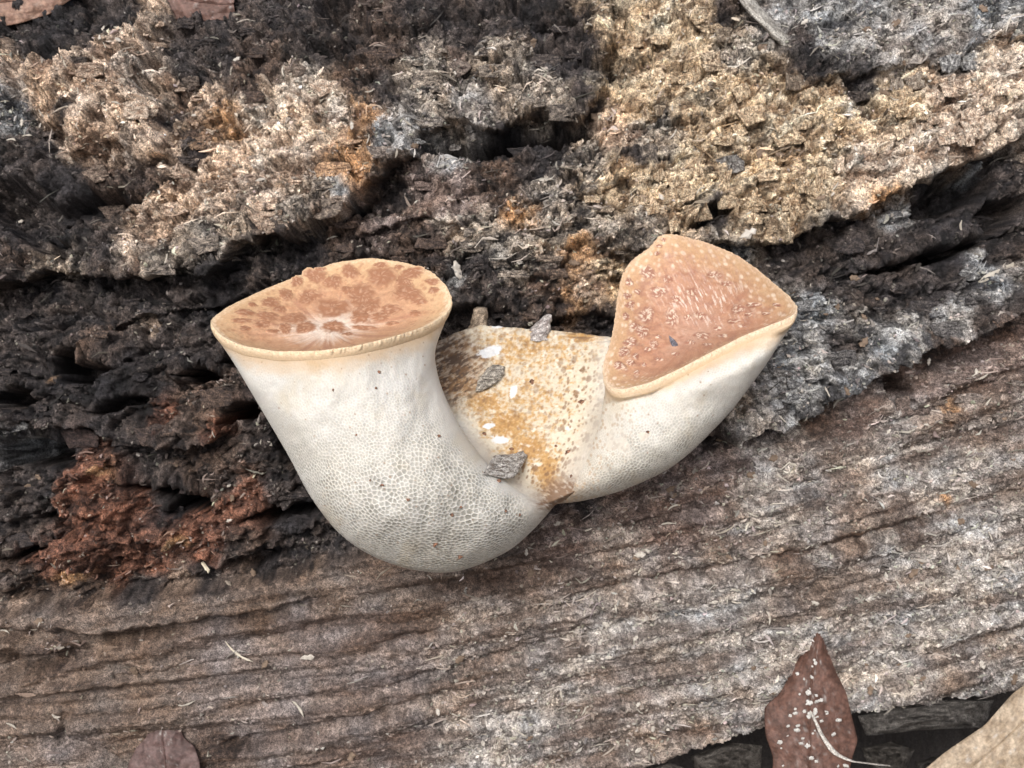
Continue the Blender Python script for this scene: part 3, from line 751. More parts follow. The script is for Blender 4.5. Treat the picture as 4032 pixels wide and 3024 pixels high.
def stain(x, y, c):
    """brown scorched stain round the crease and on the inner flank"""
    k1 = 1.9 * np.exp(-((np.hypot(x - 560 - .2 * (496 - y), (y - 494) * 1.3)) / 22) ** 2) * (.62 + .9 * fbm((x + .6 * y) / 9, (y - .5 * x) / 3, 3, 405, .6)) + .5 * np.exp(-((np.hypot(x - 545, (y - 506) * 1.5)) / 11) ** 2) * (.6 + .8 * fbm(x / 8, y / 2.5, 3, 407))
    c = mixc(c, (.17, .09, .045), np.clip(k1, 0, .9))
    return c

cA = stain(ppA[..., 0], ppA[..., 1], cA); cB = stain(ppB[..., 0], ppB[..., 1], cB)
# brown dots along the left flank of the second lobe
xb, yb = ppB[..., 0], ppB[..., 1]
f1, f2, idc = cell(xb / 4.2, yb / 5.2, 77)
flank = sstep(668, 596, xb + (yb - 400) * .36) * sstep(385, 410, yb)
cB = mixc(cB, (.36, .21, .10), (idc > .45) * sstep(.42, .2, f1) * flank * .8)
cB = mixc(cB, (.80, .73, .60), flank * .35)

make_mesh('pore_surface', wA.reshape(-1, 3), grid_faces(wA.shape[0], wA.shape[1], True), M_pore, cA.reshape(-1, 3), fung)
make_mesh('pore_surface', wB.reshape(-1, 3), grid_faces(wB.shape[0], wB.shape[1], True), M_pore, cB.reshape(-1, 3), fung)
HZ = Raster(np.concatenate([ppA[..., 0].ravel(), ppB[..., 0].ravel()]), np.concatenate([ppA[..., 1].ravel(), ppB[..., 1].ravel()]),
            np.concatenate([ppA[..., 2].ravel(), ppB[..., 2].ravel()]))

# ---- caps
def cap(rimf, cplane, drop, seed, N=430, rows=92, teeth=1.7):
    th = np.linspace(0, 2 * math.pi, N, endpoint=False)
    r = rimf(th)
    cpl = np.array(cplane, float); dr = np.array(drop, float)
    s = np.linspace(0, .982, rows) ** .8
    s = s / s[-1] * .982
    inner = cpl + (r - cpl)[None] * s[:, None, None] + dr * ((1 - (s / .982) ** 2.2))[:, None, None]
    jag = teeth * (gnoise(th * 60, th * 0 + 3.3, seed) + .6 * gnoise(th * 130, th * 0 + 8.1, seed + 1))
    out = (r - r.mean(0)); out /= np.linalg.norm(out[:, :2], axis=1)[:, None]
    bk = np.clip(np.sin(th) * 1.8, 0, 1)[:, None]
    beh = lambda s_, dy, dz: scaled(r, s_, dy) * (1 - bk) + bk * (scaled(r, 1.0, dy * .35) - np.array([0, 0, dz]))
    lip = [scaled(r, .994, -.7), r + out * jag[:, None] * .8 + np.array([0, -.2, 0]), beh(1.0, 2.6, 4.) + out * jag[:, None] * .4, beh(.993, 5.6, 7.), beh(.978, 9.5, 10.), beh(.955, 12., 12.)]
    keys = np.array([inner[-2], inner[-1]] + lip)
    lr = catmull(keys, np.linspace(1, len(keys) - 1, 40))[1:]
    pp = np.concatenate([inner, lr])
    ss_ = np.concatenate([s, np.linspace(.985, 1.16, len(lr))])
    x, y = pp[..., 0], pp[..., 1]
    S = np.repeat(ss_[:, None], N, 1); T = np.repeat(th[None], len(ss_), 0)
    # fibrous relief
    cx, cy = np.cos(T), np.sin(T)
    fib = fbm(cx * 9 + S * 1.5, cy * 9 + S * 1.5, 4, seed, .65)
    bump = 1.2 * fbm(x / 12, y / 7, 3, seed + 2) * sstep(1.0, .8, S)
    pp[..., 2] += bump * 1.5
    pp[..., 1] -= bump * .5
    return pp, S, T, fib

def cap_color(S, T, fib, x, y, seed, cen, mid, rim_c, pale, fre=(.42, .22, .12), lo=.5):
    c = mixc(cen, mid, sstep(.05, .55, S + .25 * fib))
    c = mixc(c, rim_c, sstep(.6, .95, S + .15 * fib))
    n = fbm(x / 10, y / 5, 4, seed + 9, .65)
    c = c * (1 + .22 * n[..., None] * np.array([.6, 1, 1.2]))
    # freckles thinning towards the rim, darker fibres round the middle
    g1, g2, gi = cell(T * 13, S * 17, seed + 15)
    c = mixc(c, fre, sstep(lo, lo + .25, S) * sstep(.98, .93, S) * (gi > .3) * sstep(.16 + .3 * gi, .05 + .15 * gi, g1 + .2 * fib) * (.25 + .55 * gi))
    c = mixc(c, (.40, .20, .125), sstep(.0, .35, fbm(np.cos(T) * 5, np.sin(T) * 5 + S * .6, 4, seed + 16, .65)) * sstep(.15, .4, S) * sstep(.9, .6, S) * .7)
    # cream warts along the lip
    f1, f2, idc = cell(T * 20, S * 34, seed + 12)
    f3, f4, id3 = cell(T * 30, S * 44, seed + 13)
    frontm = .4 + .6 * sstep(.4, -.2, np.sin(T))
    c = mixc(c, pale, sstep(.93, 1.0, S) * frontm * .75)
    c = mixc(c, np.array(pale) * 1.12, sstep(.90, .97, S) * frontm * sstep(.45, .2, f1) * .7)
    c = mixc(c, (.46, .27, .13), sstep(.93, .99, S) * sstep(.3, .12, f3) * (id3 > .45) * .7)
    c = mixc(c, (.62, .46, .30), sstep(1.05, 1.12, S))
    return c

ppC, SC, TC, fibC = cap(rim_a, (330, 304, 106), (-2, 24, -8), 501)
cC = cap_color(SC, TC, fibC, ppC[..., 0], ppC[..., 1], 501, (.74, .62, .52), (.54, .31, .185), (.60, .39, .225), (.78, .64, .45))
ppE, SE, TE, fibE = cap(rim_b, (692, 312, 84), (4, 20, -14), 601)
cE = cap_color(SE, TE, fibE, ppE[..., 0], ppE[..., 1], 601, (.46, .28, .20), (.47, .26, .165), (.56, .36, .21), (.76, .62, .46), (.80, .68, .54), .55)
# pale fibrous streaks in the middle of the second cap
xe, ye = ppE[..., 0], ppE[..., 1]
stre = fbm((xe - ye * .5) / 3.0, (ye + xe * .6) / 18, 4, 611, .6)
cE = mixc(cE, (.36, .185, .125), sstep(.0, .4, fbm(xe / 13, ye / 9, 4, 617, .65)) * sstep(.95, .75, SE) * .75)
cE = mixc(cE, (.50, .33, .27), sstep(.0, .35, -stre) * np.exp(-(((xe - 692) / 42) ** 2 + ((ye - 278) / 38) ** 2)) * .8)
cE = mixc(cE, (.88, .80, .72), sstep(.05, .4, stre) * np.exp(-(((xe - 705) / 40) ** 2 + ((ye - 300) / 26) ** 2)) * .9)
wC = world_pos(P(ppC[..., 0], ppC[..., 1], ppC[..., 2])); wE = world_pos(P(xe, ye, ppE[..., 2]))
capA = make_mesh('cap', wC.reshape(-1, 3), grid_faces(wC.shape[0], wC.shape[1], True), M_cap, cC.reshape(-1, 3), fung)
capB = make_mesh('cap', wE.reshape(-1, 3), grid_faces(wE.shape[0], wE.shape[1], True), M_cap, cE.reshape(-1, 3), fung)
capA['label'] = 'oval funnel-shaped tan cap with large brown scales'
capB['label'] = 'three-cornered tan cap with pale flecked scales'

SCALE_A = [(1110, 300, 90, 80), (1330, 335, 150, 120), (1540, 310, 120, 60), (1480, 370, 100, 60), (870, 330, 110, 80), (990, 370, 90, 80), (740, 370, 70, 50), (660, 460, 80, 60), (555, 515, 90, 60), (820, 475, 110, 80), (1190, 470, 150, 120), (1510, 450, 160, 90),
           (985, 555, 170, 110), (1250, 535, 110, 80), (1180, 610, 120, 80), (530, 610, 110, 50), (720, 625, 130, 60), (800, 690, 120, 60), (660, 695, 70, 55), (1000, 685, 130, 70), (1390, 565, 100, 60), (1310, 615, 130, 45), (380, 585, 110, 36), (350, 640, 90, 30), (500, 665, 80, 45), (380, 695, 70, 25),
           (1200, 690, 130, 28), (1590, 510, 80, 36), (1690, 430, 60, 34), (1680, 370, 80, 34), (1560, 590, 60, 34), (900, 285, 60, 26), (1320, 255, 80, 30), (430, 530, 50, 25), (570, 715, 60, 25), (1090, 735, 60, 20), (1450, 270, 60, 24), (1090, 430, 60, 46), (620, 560, 60, 40), (1400, 660, 70, 22)]
SCALE_B = [(600, 460, 130, 120), (690, 640, 130, 110), (580, 860, 150, 140), (820, 880, 130, 150), (540, 1010, 110, 120), (430, 1110, 110, 90), (370, 1200, 110, 80), (650, 1130, 80, 80), (690, 1060, 50, 40), (590, 1180, 60, 50), (480, 1240, 60, 50), (330, 1330, 110, 70), (430, 1300, 70, 60), (490, 1390, 50, 36), (560, 1320, 50, 36),
           (1080, 860, 110, 70), (970, 880, 60, 60), (1440, 800, 130, 80), (1100, 1050, 160, 60), (990, 1110, 80, 40), (1400, 910, 110, 46), (1250, 980, 80, 40), (420, 550, 70, 70), (400, 680, 70, 60), (430, 760, 80, 70), (390, 870, 70, 60), (470, 960, 90, 60), (700, 210, 60, 30), (680, 280, 60, 34), (740, 150, 50, 30),
           (1220, 480, 120, 70), (1580, 760, 120, 50), (1540, 850, 80, 36), (1800, 760, 80, 30), (860, 700, 90, 70), (1000, 640, 110, 70), (780, 520, 90, 60), (500, 640, 60, 50), (1330, 560, 90, 50), (1700, 840, 80, 26), (850, 1220, 80, 30), (700, 1270, 80, 30), (1150, 1130, 90, 26), (1300, 1050, 100, 30), (1480, 960, 90, 26)]

def add_scales(lst, k, ox, oy, pp, S, T, capo, dark, fleck, pale_mix, seed):
    x, y = pp[..., 0], pp[..., 1]
    n = normals(world_pos(P(x, y, pp[..., 2])), True)
    if (n[60] @ WV).mean() < 0: n = -n
    rows, N = x.shape
    SZ_ = .8 if pale_mix < .9 else .66
    for q, (cx, cy, w, h) in enumerate(lst):
        sx, sy = ox + cx * k, oy + cy * k
        d = (x - sx) ** 2 + (y - sy) ** 2
        d[S > .97] = 1e9
        # patch vertices: rings around the seed in the picture plane, dropped on the cap surface
        pts = []; rr = []
        nr, na = 8, 26
        wob = lambda a: 1 + .12 * math.sin(a * 2 + q * 1.7) + .09 * math.sin(a * 3 + q * 2.3) + .07 * math.sin(a * 7 + q) + .06 * math.sin(a * 11 + q * 1.3)
        for i in range(nr):
            f = (i + (1e-3 if i == 0 else 0)) / (nr - 1)
            for j in range(na):
                a = 2 * math.pi * j / na
                pts.append((sx + math.cos(a) * w * k * SZ_ * f * wob(a), sy + math.sin(a) * h * k * SZ_ * f * wob(a))); rr.append(f)
        pts = np.array(pts); rr = np.array(rr)
        near = np.nonzero(d.ravel() < (max(w, h) * k * 1.1 + 3) ** 2)[0]
        if len(near) < 10: continue
        fx, fy = x.ravel()[near], y.ravel()[near]
        dz = (pts[:, 0:1] - fx[None]) ** 2 + (pts[:, 1:2] - fy[None]) ** 2
        idx = np.argpartition(dz, 5, axis=1)[:, :5]
        wgt = 1 / (np.take_along_axis(dz, idx, 1) + .05)
        wgt /= wgt.sum(1, keepdims=True)
        z = (pp[..., 2].ravel()[near][idx] * wgt).sum(1)
        nn = (n.reshape(-1, 3)[near][idx] * wgt[..., None]).sum(1)
        base_c = (cap_cols[id(capo)].reshape(-1, 3)[near][idx] * wgt[..., None]).sum(1)
        co = world_pos(P(pts[:, 0], pts[:, 1], z))
        lift = (.95 * (1 - rr ** 4) - .2) + .35 * fbm(pts[:, 0] / 2.2, pts[:, 1] / 2.2, 2, seed + q)
        co = co + nn * (lift * U)[:, None]
        ra_ = math.atan2(sy - pp[0, 0, 1], sx - pp[0, 0, 0]); du_ = (pts[:, 0] - sx) * math.cos(ra_) + (pts[:, 1] - sy) * math.sin(ra_); dv_ = -(pts[:, 0] - sx) * math.sin(ra_) + (pts[:, 1] - sy) * math.cos(ra_)
        fl = fbm(du_ / 4.5 + q, dv_ / 1.4, 3, seed + 7)
        c = mixc(dark, fleck, sstep(.0, .4 - .18 * (pale_mix > .9), fl) * pale_mix * sstep(1.0, .7, rr))
        c = mixc(c, base_c, sstep(.6, 1.0, rr + .3 * fl))
        o = make_mesh('scale', co, grid_faces(nr, na, True), M_cap, c, None)
        o.parent = capo
        o.location = -np.asarray(fung.location) - np.asarray(capo.location)
cap_cols = {id(capA): cC, id(capB): cE}
add_scales(SCALE_A, .1439, 190.5, 228.6, ppC, SC, TC, capA, (.34, .165, .092), (.58, .37, .25), .7, 700)
add_scales(SCALE_B, .10716, 584.1, 223.5, ppE, SE, TE, capB, (.34, .17, .115), (.74, .60, .48), 1.0, 900)

# ---- stem: saddle of flesh between the lobes, running back into the log
xs = np.linspace(422, 655, 330)
tx = [422, 437, 455, 480, 505, 560, 610, 640, 660]; ty = [352, 342, 333, 325, 327, 331, 337, 346, 352]
yt = np.interp(xs, tx, ty) + 1.2 * fbm(xs / 9, xs * 0, 3, 71)
vv = np.linspace(0, 1, 270)
XS = np.repeat(xs[None], len(vv), 0)
yb_ = np.interp(xs, [422, 470, 505, 548, 580, 620, 655], [470, 490, 508, 508, 494, 470, 440])
YS = yt[None] + (yb_[None] - yt[None]) * vv[:, None]
vz = np.clip((YS - yt[None]) / 175, 0, 1.1)
ZS = 12 + 82 * vz ** 1.15 + 10 * np.sqrt(np.clip(vz * 6, 0, 1)) + .0016 * (XS - 535) ** 2 * (1 - vz)
# the flesh swells up to meet each lobe
limb = np.interp(YS, [346, 404, 428, 452, 474, 490, 500], [612, 604, 598, 588, 575, 563, 554])
ZS = ZS + 12 * np.exp(-((XS - limb - 4) / 17) ** 2) * sstep(345, 400, YS) * sstep(505, 470, YS)
limb2 = np.interp(YS, [372, 402, 436, 466, 488, 500], [437, 447, 466, 490, 516, 538])
ZS = ZS + 10 * np.exp(-((XS - limb2 + 2) / 15) ** 2) * sstep(415, 470, YS) * sstep(512, 490, YS)
ZS = ZS + 3 * fbm(XS / 22, YS / 18, 3, 73) + 1.1 * fbm(XS / 6, YS / 4, 3, 75)
gx_, gy_ = np.meshgrid(np.arange(400, 700, 1.5), np.arange(300, 540, 1.5))
hzg = HZ.at(gx_, gy_)
si = np.clip(((gx_ - xs[0]) / (xs[1] - xs[0])).astype(int), 0, len(xs) - 1)
sj = np.clip(((gy_ - yt[si]) / (yb_[si] - yt[si]) * (len(vv) - 1)).astype(int), 0, len(vv) - 1)
s0 = ZS[sj, si]
mk = np.maximum(sstep(545, 565, gx_) * sstep(392, 420, gy_), sstep(425, 455, gy_) * sstep(560, 540, gx_))
un = np.where((hzg > s0) & (hzg > -100), s0 + (hzg - s0) * mk, s0)
kk = np.exp(-np.linspace(-2.5, 2.5, 27) ** 2 / 2); kk /= kk.sum()
bl_ = np.apply_along_axis(lambda a: np.convolve(np.pad(a, 13, mode='edge'), kk, 'valid'), 0, un)
bl_ = np.apply_along_axis(lambda a: np.convolve(np.pad(a, 13, mode='edge'), kk, 'valid'), 1, bl_)
jx = np.clip((XS - 400) / 1.5, 0, gx_.shape[1] - 1.01); jy = np.clip((YS - 300) / 1.5, 0, gx_.shape[0] - 1.01)
ia, ib = jx.astype(int), jy.astype(int); fa_, fb_ = jx - ia, jy - ib
samp = lambda g_: (g_[ib, ia] * (1 - fa_) + g_[ib, ia + 1] * fa_) * (1 - fb_) + (g_[ib + 1, ia] * (1 - fa_) + g_[ib + 1, ia + 1] * fa_) * fb_
ms = samp(mk)
ZS = ZS * (1 - ms) + np.maximum(ZS - 4, samp(bl_)) * ms
ZS = ZS - 40 * sstep(9, 24, limb2 - XS) * sstep(400, 425, YS)
back = np.array([(-50, 14), (-25, 5), (-6, .6)])
XB = np.repeat(xs[None], 3, 0); YB = yt[None] + back[:, 1:2]; ZB = np.repeat(back[:, 0:1], len(xs), 1)
XS = np.concatenate([XB, XS]); YS = np.concatenate([YB, YS]); ZS = np.concatenate([ZB, ZS])
x, y = XS, YS
c = np.tile(np.array([.64, .575, .46]), x.shape + (1,))
och = 0
for ex, ey, ea, eb, st_ in [(462, 386, 24, 9, .9), (486, 402, 26, 15, .9), (508, 424, 28, 18, 1.), (528, 448, 24, 18, 1.05), (547, 470, 15, 22, 1.), (556, 488, 16, 10, 1.), (525, 350, 75, 26, .6), (530, 400, 50, 40, .5), (585, 337, 34, 6, .9), (480, 350, 26, 14, .4)]:
    och = np.maximum(och, st_ * np.exp(-(((x - ex) / ea) ** 2 + ((y - ey) / eb) ** 2)))
nf = fbm(x / 9, y / 7, 4, 171, .65)
nf2 = fbm(x / 4.2, y / 3.2, 4, 172, .7)
c = mixc(c, (.52, .32, .12), np.clip(sstep(.12, .8, och + .7 * nf + .7 * nf2) * .9, 0, 1))
c = mixc(c, (.40, .22, .08), np.clip(sstep(.35, .85, och * .75 + .8 * nf2) * .8, 0, 1))
c = mixc(c, (.88, .84, .76), sstep(.25, .5, fbm(x / 12 + 5, y / 9, 3, 175, .6)) * .6)
blz = np.exp(-(((x - 450) / 42) ** 2 + ((y - 368) / 38) ** 2))
uu, ww = (x * .88 - y * .47), (x * .47 + y * .88)
st1 = fbm(uu / 16, ww / 4.2, 4, 187, .62) + .25 * nf2
bl = sstep(.2, .75, blz + .35 * nf)
c = mixc(c, (.34, .21, .13), bl * .6)
c = mixc(c, (.12, .078, .055), np.clip(sstep(-.12, .12, st1) * bl * 1.0, 0, .92))
c = mixc(c, (.66, .58, .46), np.clip(sstep(.22, .36, -st1) * bl * .8, 0, 1))
topb = np.exp(-((y - np.interp(x, tx, ty) - 3) / 5) ** 2) * sstep(545, 585, x)
c = mixc(c, (.20, .12, .07), np.clip(topb * sstep(-.1, .25, fbm(x / 14, y / 2.2, 3, 188)), 0, .85))
dens = .5 * bl + .75 * sstep(535, 590, x) * sstep(340, 380, y) + .75 * sstep(445, 480, y) * sstep(500, 530, x) + .45
for sc_, sd_, th_ in ((1.0, 191, .42), (1.5, 197, .55), (2.4, 199, .7)):
    q1, q2, qi = cell((x + .25 * y) / (4.2 * sc_) + .25 * nf2, y / (5.6 * sc_) + .25 * nf, sd_)
    c = mixc(c, mixc((.40, .25, .12), (.20, .11, .06), qi), (qi > th_) * sstep(.40, .2, q1 + .15 * (1 - qi)) * np.clip(dens, 0, 1) * .8)
for ex, ey, ea, eb, an in [(489, 352, 13, 6, -18), (500, 440, 10, 4.5, 8), (498, 466, 11, 5, 25), (488, 426, 8, 3, -8), (500, 326, 9, 3, -5), (513, 392, 4, 7, 20)]:
    a = math.radians(an); dx, dy = x - ex, y - ey
    r_ = np.hypot((dx * math.cos(a) + dy * math.sin(a)) / ea, (-dx * math.sin(a) + dy * math.cos(a)) / eb) + .5 * nf + .3 * nf2
    c = mixc(c, (.72, .735, .75), sstep(1.0, .75, r_) * .95)
c = mixc(c, (.66, .63, .57), sstep(22, 0, x - np.interp(y, [346, 372, 402, 436, 466, 488, 500], [436, 437, 447, 466, 490, 516, 538])) * sstep(395, 430, y) * .8)
c = mixc(c, (.66, .625, .56), sstep(-26, 2, x - np.interp(y, [346, 404, 428, 452, 474, 490, 500], [612, 604, 598, 588, 575, 563, 554])) * .75)
c = stain(x, y, c)
ZS[3:] -= 14 * sstep(.96, 1.0, vv)[:, None] ** 2
wS = world_pos(P(x, y, ZS))
make_mesh('stem', wS.reshape(-1, 3), grid_faces(*x.shape)[:, ::-1], M_stem, c.reshape(-1, 3), fung)
SZ = Raster(np.concatenate([XS.ravel(), ppA[..., 0].ravel(), ppB[..., 0].ravel()]), np.concatenate([YS.ravel(), ppA[..., 1].ravel(), ppB[..., 1].ravel()]),
            np.concatenate([ZS.ravel(), ppA[..., 2].ravel(), ppB[..., 2].ravel()]))

# ------------------------------------------------------------------ loose pieces
def flat_piece(name, outline, zf, thick, mat, ca, cb, seed, tilt=(0, 0), rough=1.0, rings=9, fiber=(4, 2), parent=None, dome=.4):
    """irregular chip with thickness from an outline (px); zf = height of what it lies on"""
    o = np.array(outline, float)
    n = len(o); m = max(30, n * 5)
    t = np.linspace(0, n, m, endpoint=False); i = t.astype(int); f = (t - i)[:, None]
    ring = o[i] * (1 - f) + o[(i + 1) % n] * f
    cen = ring.mean(0)
    rows = []
    for r in np.linspace(0.02, 1, rings):
        q = cen + (ring - cen) * r
        q = q + .35 * rough * np.stack([gnoise(q[:, 0] * .7, q[:, 1] * .7, seed), gnoise(q[:, 0] * .7 + 9, q[:, 1] * .7, seed)], -1) * r
        z = (zf(q[:, 0], q[:, 1]) if callable(zf) else zf) + thick * (1 - dome * r ** 4) + tilt[0] * (q[:, 0] - cen[0]) + tilt[1] * (q[:, 1] - cen[1]) + thick * .35 * rough * fbm(q[:, 0] / fiber[0], q[:, 1] / fiber[1], 3, seed)
        rows.append(np.stack([q[:, 0], q[:, 1], z], -1))
    top = np.array(rows)
    e = top[-1].copy(); e[:, 2] -= thick * .9
    cl = cen + (e[:, :2] - cen) * .97; e[:, :2] = cl
    e2 = np.stack([cen[0] + (e[:, 0] - cen[0]) * .02, cen[1] + (e[:, 1] - cen[1]) * .02, np.full(m, e[:, 2].mean())], -1)
    allp = np.concatenate([top, e[None], e2[None]])
    co = world_pos(P(allp[..., 0], allp[..., 1], allp[..., 2]))
    c = mixc(ca, cb, sstep(-.35, .35, fbm(allp[..., 0] / fiber[0] + 3, allp[..., 1] / fiber[1], 4, seed + 5, .65)))
    loc = co.reshape(-1, 3).mean(0)
    return make_mesh(name, co.reshape(-1, 3), grid_faces(allp.shape[0], m, True), mat, c.reshape(-1, 3), parent, True, None if parent else loc)

def conv(lst, k, ox, oy):
    return [(ox + a * k, oy + b * k) for a, b in lst]

KS = 750 / 1555 / 3.9375
chips = [
    ([(460, 815), (475, 740), (500, 690), (560, 620), (610, 590), (700, 605), (690, 680), (640, 730), (590, 770), (510, 810)], 'grey bark flake lying on the tan saddle between the two caps', (.11, .095, .08), (.50, .46, .40)),
    ([(520, 1485), (570, 1400), (620, 1330), (700, 1330), (780, 1320), (850, 1295), (885, 1340), (850, 1400), (810, 1470), (770, 1520), (690, 1525), (600, 1500)], 'rough brown and silver bark flake stuck at the base between the lobes', (.10, .078, .062), (.62, .60, .57)),
]
for k, (ol, lb, ca, cb) in enumerate(chips):
    pl = conv(ol, KS, 1650 / 3.9375, 1150 / 3.9375)
    mx_ = np.mean(pl, 0)
    A_f = np.array([(p[0], p[1], 1) for p in pl] + [(mx_[0], mx_[1], 1)])
    pf = np.linalg.lstsq(A_f, SZ.at(A_f[:, 0], A_f[:, 1]), rcond=None)[0]
    res = (SZ.at(A_f[:, 0], A_f[:, 1]) - A_f @ pf).max()
    o = flat_piece('bark_flake', pl, lambda a, b: pf[0] * a + pf[1] * b + pf[2] + res * .95, 4.5, M_bark, ca, cb, 40 + k, (0, 0), 2.6, 12, (7, 1.7))
    tag(o, lb, 'bark flake')

def nub(name, pts_r, ca, cb, seed, label):
    """short broken wood stub swept along a line: list of (px,py,z,r)"""
    pr = np.array(pts_r, float); m = 22
    t = np.linspace(0, len(pr) - 1, 14)
    q = np.stack([np.interp(t, range(len(pr)), pr[:, i]) for i in range(4)], -1)
    th = np.linspace(0, 2 * math.pi, m, endpoint=False)
    rows = []
    for i, (a, b, z, r) in enumerate(q):
        rad = r * (1 + .35 * fbm(np.cos(th) * 1.6 + 5, np.sin(th) * 1.6 + i * .5, 3, seed))
        rows.append(np.stack([a + np.cos(th) * rad, b - np.sin(th) * rad * .35, z - np.sin(th) * rad], -1))
    rows.append(np.tile(q[-1][:3] + [0, -1, 0], (m, 1)))
    al = np.array(rows)
    co = world_pos(P(al[..., 0], al[..., 1], al[..., 2]))
    c = mixc(ca, cb, sstep(-.3, .3, fbm(al[..., 0] / 3, al[..., 1] / 4, 3, seed + 2)))
    return tag(make_mesh(name, co.reshape(-1, 3), grid_faces(len(al), m, True), M_bark, c.reshape(-1, 3), None, True, co.reshape(-1, 3).mean(0)), label, 'wood stub')

nub('wood_stub', [(476, 338, 8, 15), (478, 328, 8, 10), (480, 318, 8, 8), (481, 309, 8, 7)], (.16, .12, .085), (.40, .32, .24), 61, 'brown upright wood stub on the back edge of the fungus, nearer the oval cap')
nub('wood_stub', [(538, 337, 13, 12), (540, 329, 12, 10), (545, 321, 11, 6), (549, 315, 11, 3)], (.17, .14, .13), (.52, .49, .47), 63, 'grey jagged wood stub on the back edge of the fungus, nearer the three-cornered cap')
o = flat_piece('soot_flake', conv([(790, 1040), (850, 1090), (895, 1155), (820, 1145), (800, 1100)], .10716, 584.1, 223.5), float(np.median(Raster(xe, ye, ppE[..., 2]).at([674], [342]))) - .5, 1.6, M_bark, (.10, .10, .12), (.16, .16, .19), 71, (0, .6), .4)
tag(o, 'small slate grey flake lying on the three-cornered cap', 'flake')

# dark crumbs on the white flesh
spots = [(484, 434, 3.0), (511, 449, 1.9), (435, 544, 3.0), (499, 481, 1.8), (532, 382, 2.8), (582, 402, 2.6), (556, 446, 1.9), (568, 452, 2.6), (571, 476, 1.6), (439, 436, 1.4), (333, 390, 1.3), (379, 372, 1.7), (376, 388, 1.6), (444, 388, 1.8), (356, 435, 1.3),
         (460, 557, 1.9), (506, 511, 1.5), (452, 515, 1.6), (461, 507, 1.5), (382, 485, 1.6), (370, 480, 1.2), (408, 500, 1.3), (520, 515, 1.3), (648, 432, 1.4)]
for k, (a, b, s) in enumerate(spots):
    z = float(SZ.at(a, b))
    ol = [(a + s * math.cos(t) * (1 + .4 * math.sin(3 * t + k)) * (1.3 if k % 2 else .8), b + s * math.sin(t) * (1 + .3 * math.cos(2 * t + k))) for t in np.linspace(0, 6.28, 9)[:-1]]
    o = flat_piece('dark_crumb', ol, z - .6, 1.4, M_bark, (.10, .055, .035), (.26, .13, .08), 100 + k, (0, 0), .6, 5)
    tag(o, 'tiny dark brown crumb stuck to the pale flesh of the fungus', 'crumb', 'dark crumbs on the fungus')

# ------------------------------------------------------------------ leaves
def leaf(name, mid, left, right, zs, curl, ca, cb, label, seed, edge_c=None):
    """blade between outline lists (same count as mid), z along, with a raised rib"""
    mid, left, right, zs = [np.array(v, float) for v in (mid, left, right, zs)]
    n = 60; m = 44
    t = np.linspace(0, len(mid) - 1, n); it = np.arange(len(mid))
    sm = lambda a: np.stack([np.interp(t, it, a[:, i]) for i in range(2)], -1)
    k = np.hanning(7); k /= k.sum()
    def blur(a):
        e = np.concatenate([np.repeat(a[:1], 3, 0), a, np.repeat(a[-1:], 3, 0)])
        return np.stack([np.convolve(e[:, i], k, 'valid') for i in range(a.shape[1])], -1)
    Mi, Le, Ri = blur(sm(mid)), blur(sm(left)), blur(sm(right))
    z = np.interp(t, it, zs)
    rows = []
    for i in range(n):
        u = np.linspace(-1, 1, m)
        xy = np.where(u[:, None] < 0, Mi[i] + (Le[i] - Mi[i]) * -u[:, None], Mi[i] + (Ri[i] - Mi[i]) * u[:, None])
        zz = z[i] + curl[0] * u ** 2 + curl[1] * u + 4.0 * fbm(xy[:, 0] / 16, xy[:, 1] / 16, 4, seed) - 1.6 * np.exp(-(u / .05) ** 2)
        rows.append(np.stack([xy[:, 0], xy[:, 1], zz], -1))
    top = np.array(rows); bot = top.copy(); bot[..., 2] -= 1.6
    allp = np.concatenate([top, bot[:, ::-1]], 1)     # tube around the blade edge
    co = world_pos(P(allp[..., 0], allp[..., 1], allp[..., 2]))
    x, y = allp[..., 0], allp[..., 1]
    U_ = np.concatenate([np.linspace(-1, 1, m), np.linspace(1, -1, m)])[None].repeat(n, 0)
    c = mixc(ca, cb, sstep(-.4, .4, fbm(x / 12, y / 16, 4, seed + 1, .6)))
    vein = np.abs(((np.arange(n)[:, None] / 5.5 - np.abs(U_) * 1.6) % 1) - .5)
    c = c * (1 - .15 * sstep(.1, .03, vein)[..., None])
    c = c * (1 + .35 * fbm(x / 5, y / 5, 3, seed + 4, .7)[..., None])
    c = mixc(c, (.46, .44, .42), sstep(.12, .4, fbm(x / 9, y / 9, 4, seed + 6, .7) - .25 * np.abs(U_)) * .55)
    root = empty(name, co.reshape(-1, 3).mean(0))
    make_mesh('blade', co.reshape(-1, 3), grid_faces(n, 2 * m, True), M_leaf, c.reshape(-1, 3), root)
    # midrib as its own thin ridge
    th = np.linspace(0, 2 * math.pi, 8, endpoint=False)
    rib = []
    for i in range(n):
        r = 1.3 * (1 - .7 * i / n)
        zc = top[i, m // 2, 2] + .6
        rib.append(np.stack([Mi[i, 0] + np.cos(th) * r, np.full(8, Mi[i, 1]), zc + np.sin(th) * r], -1))
    rib = np.array(rib)
    rc = world_pos(P(rib[..., 0], rib[..., 1], rib[..., 2]))
    make_mesh('midrib', rc.reshape(-1, 3), grid_faces(n, 8, True), M_leaf, np.tile(np.array(ca) * 1.25, (rc.size // 3, 1)), root)
    tag(root, label, 'leaf')
    return Raster(top[..., 0], top[..., 1], top[..., 2], 2.5)

LK = 1344 / 2212 / 3.9375
LO = lambda l: conv(l, LK, 682.7, 512)
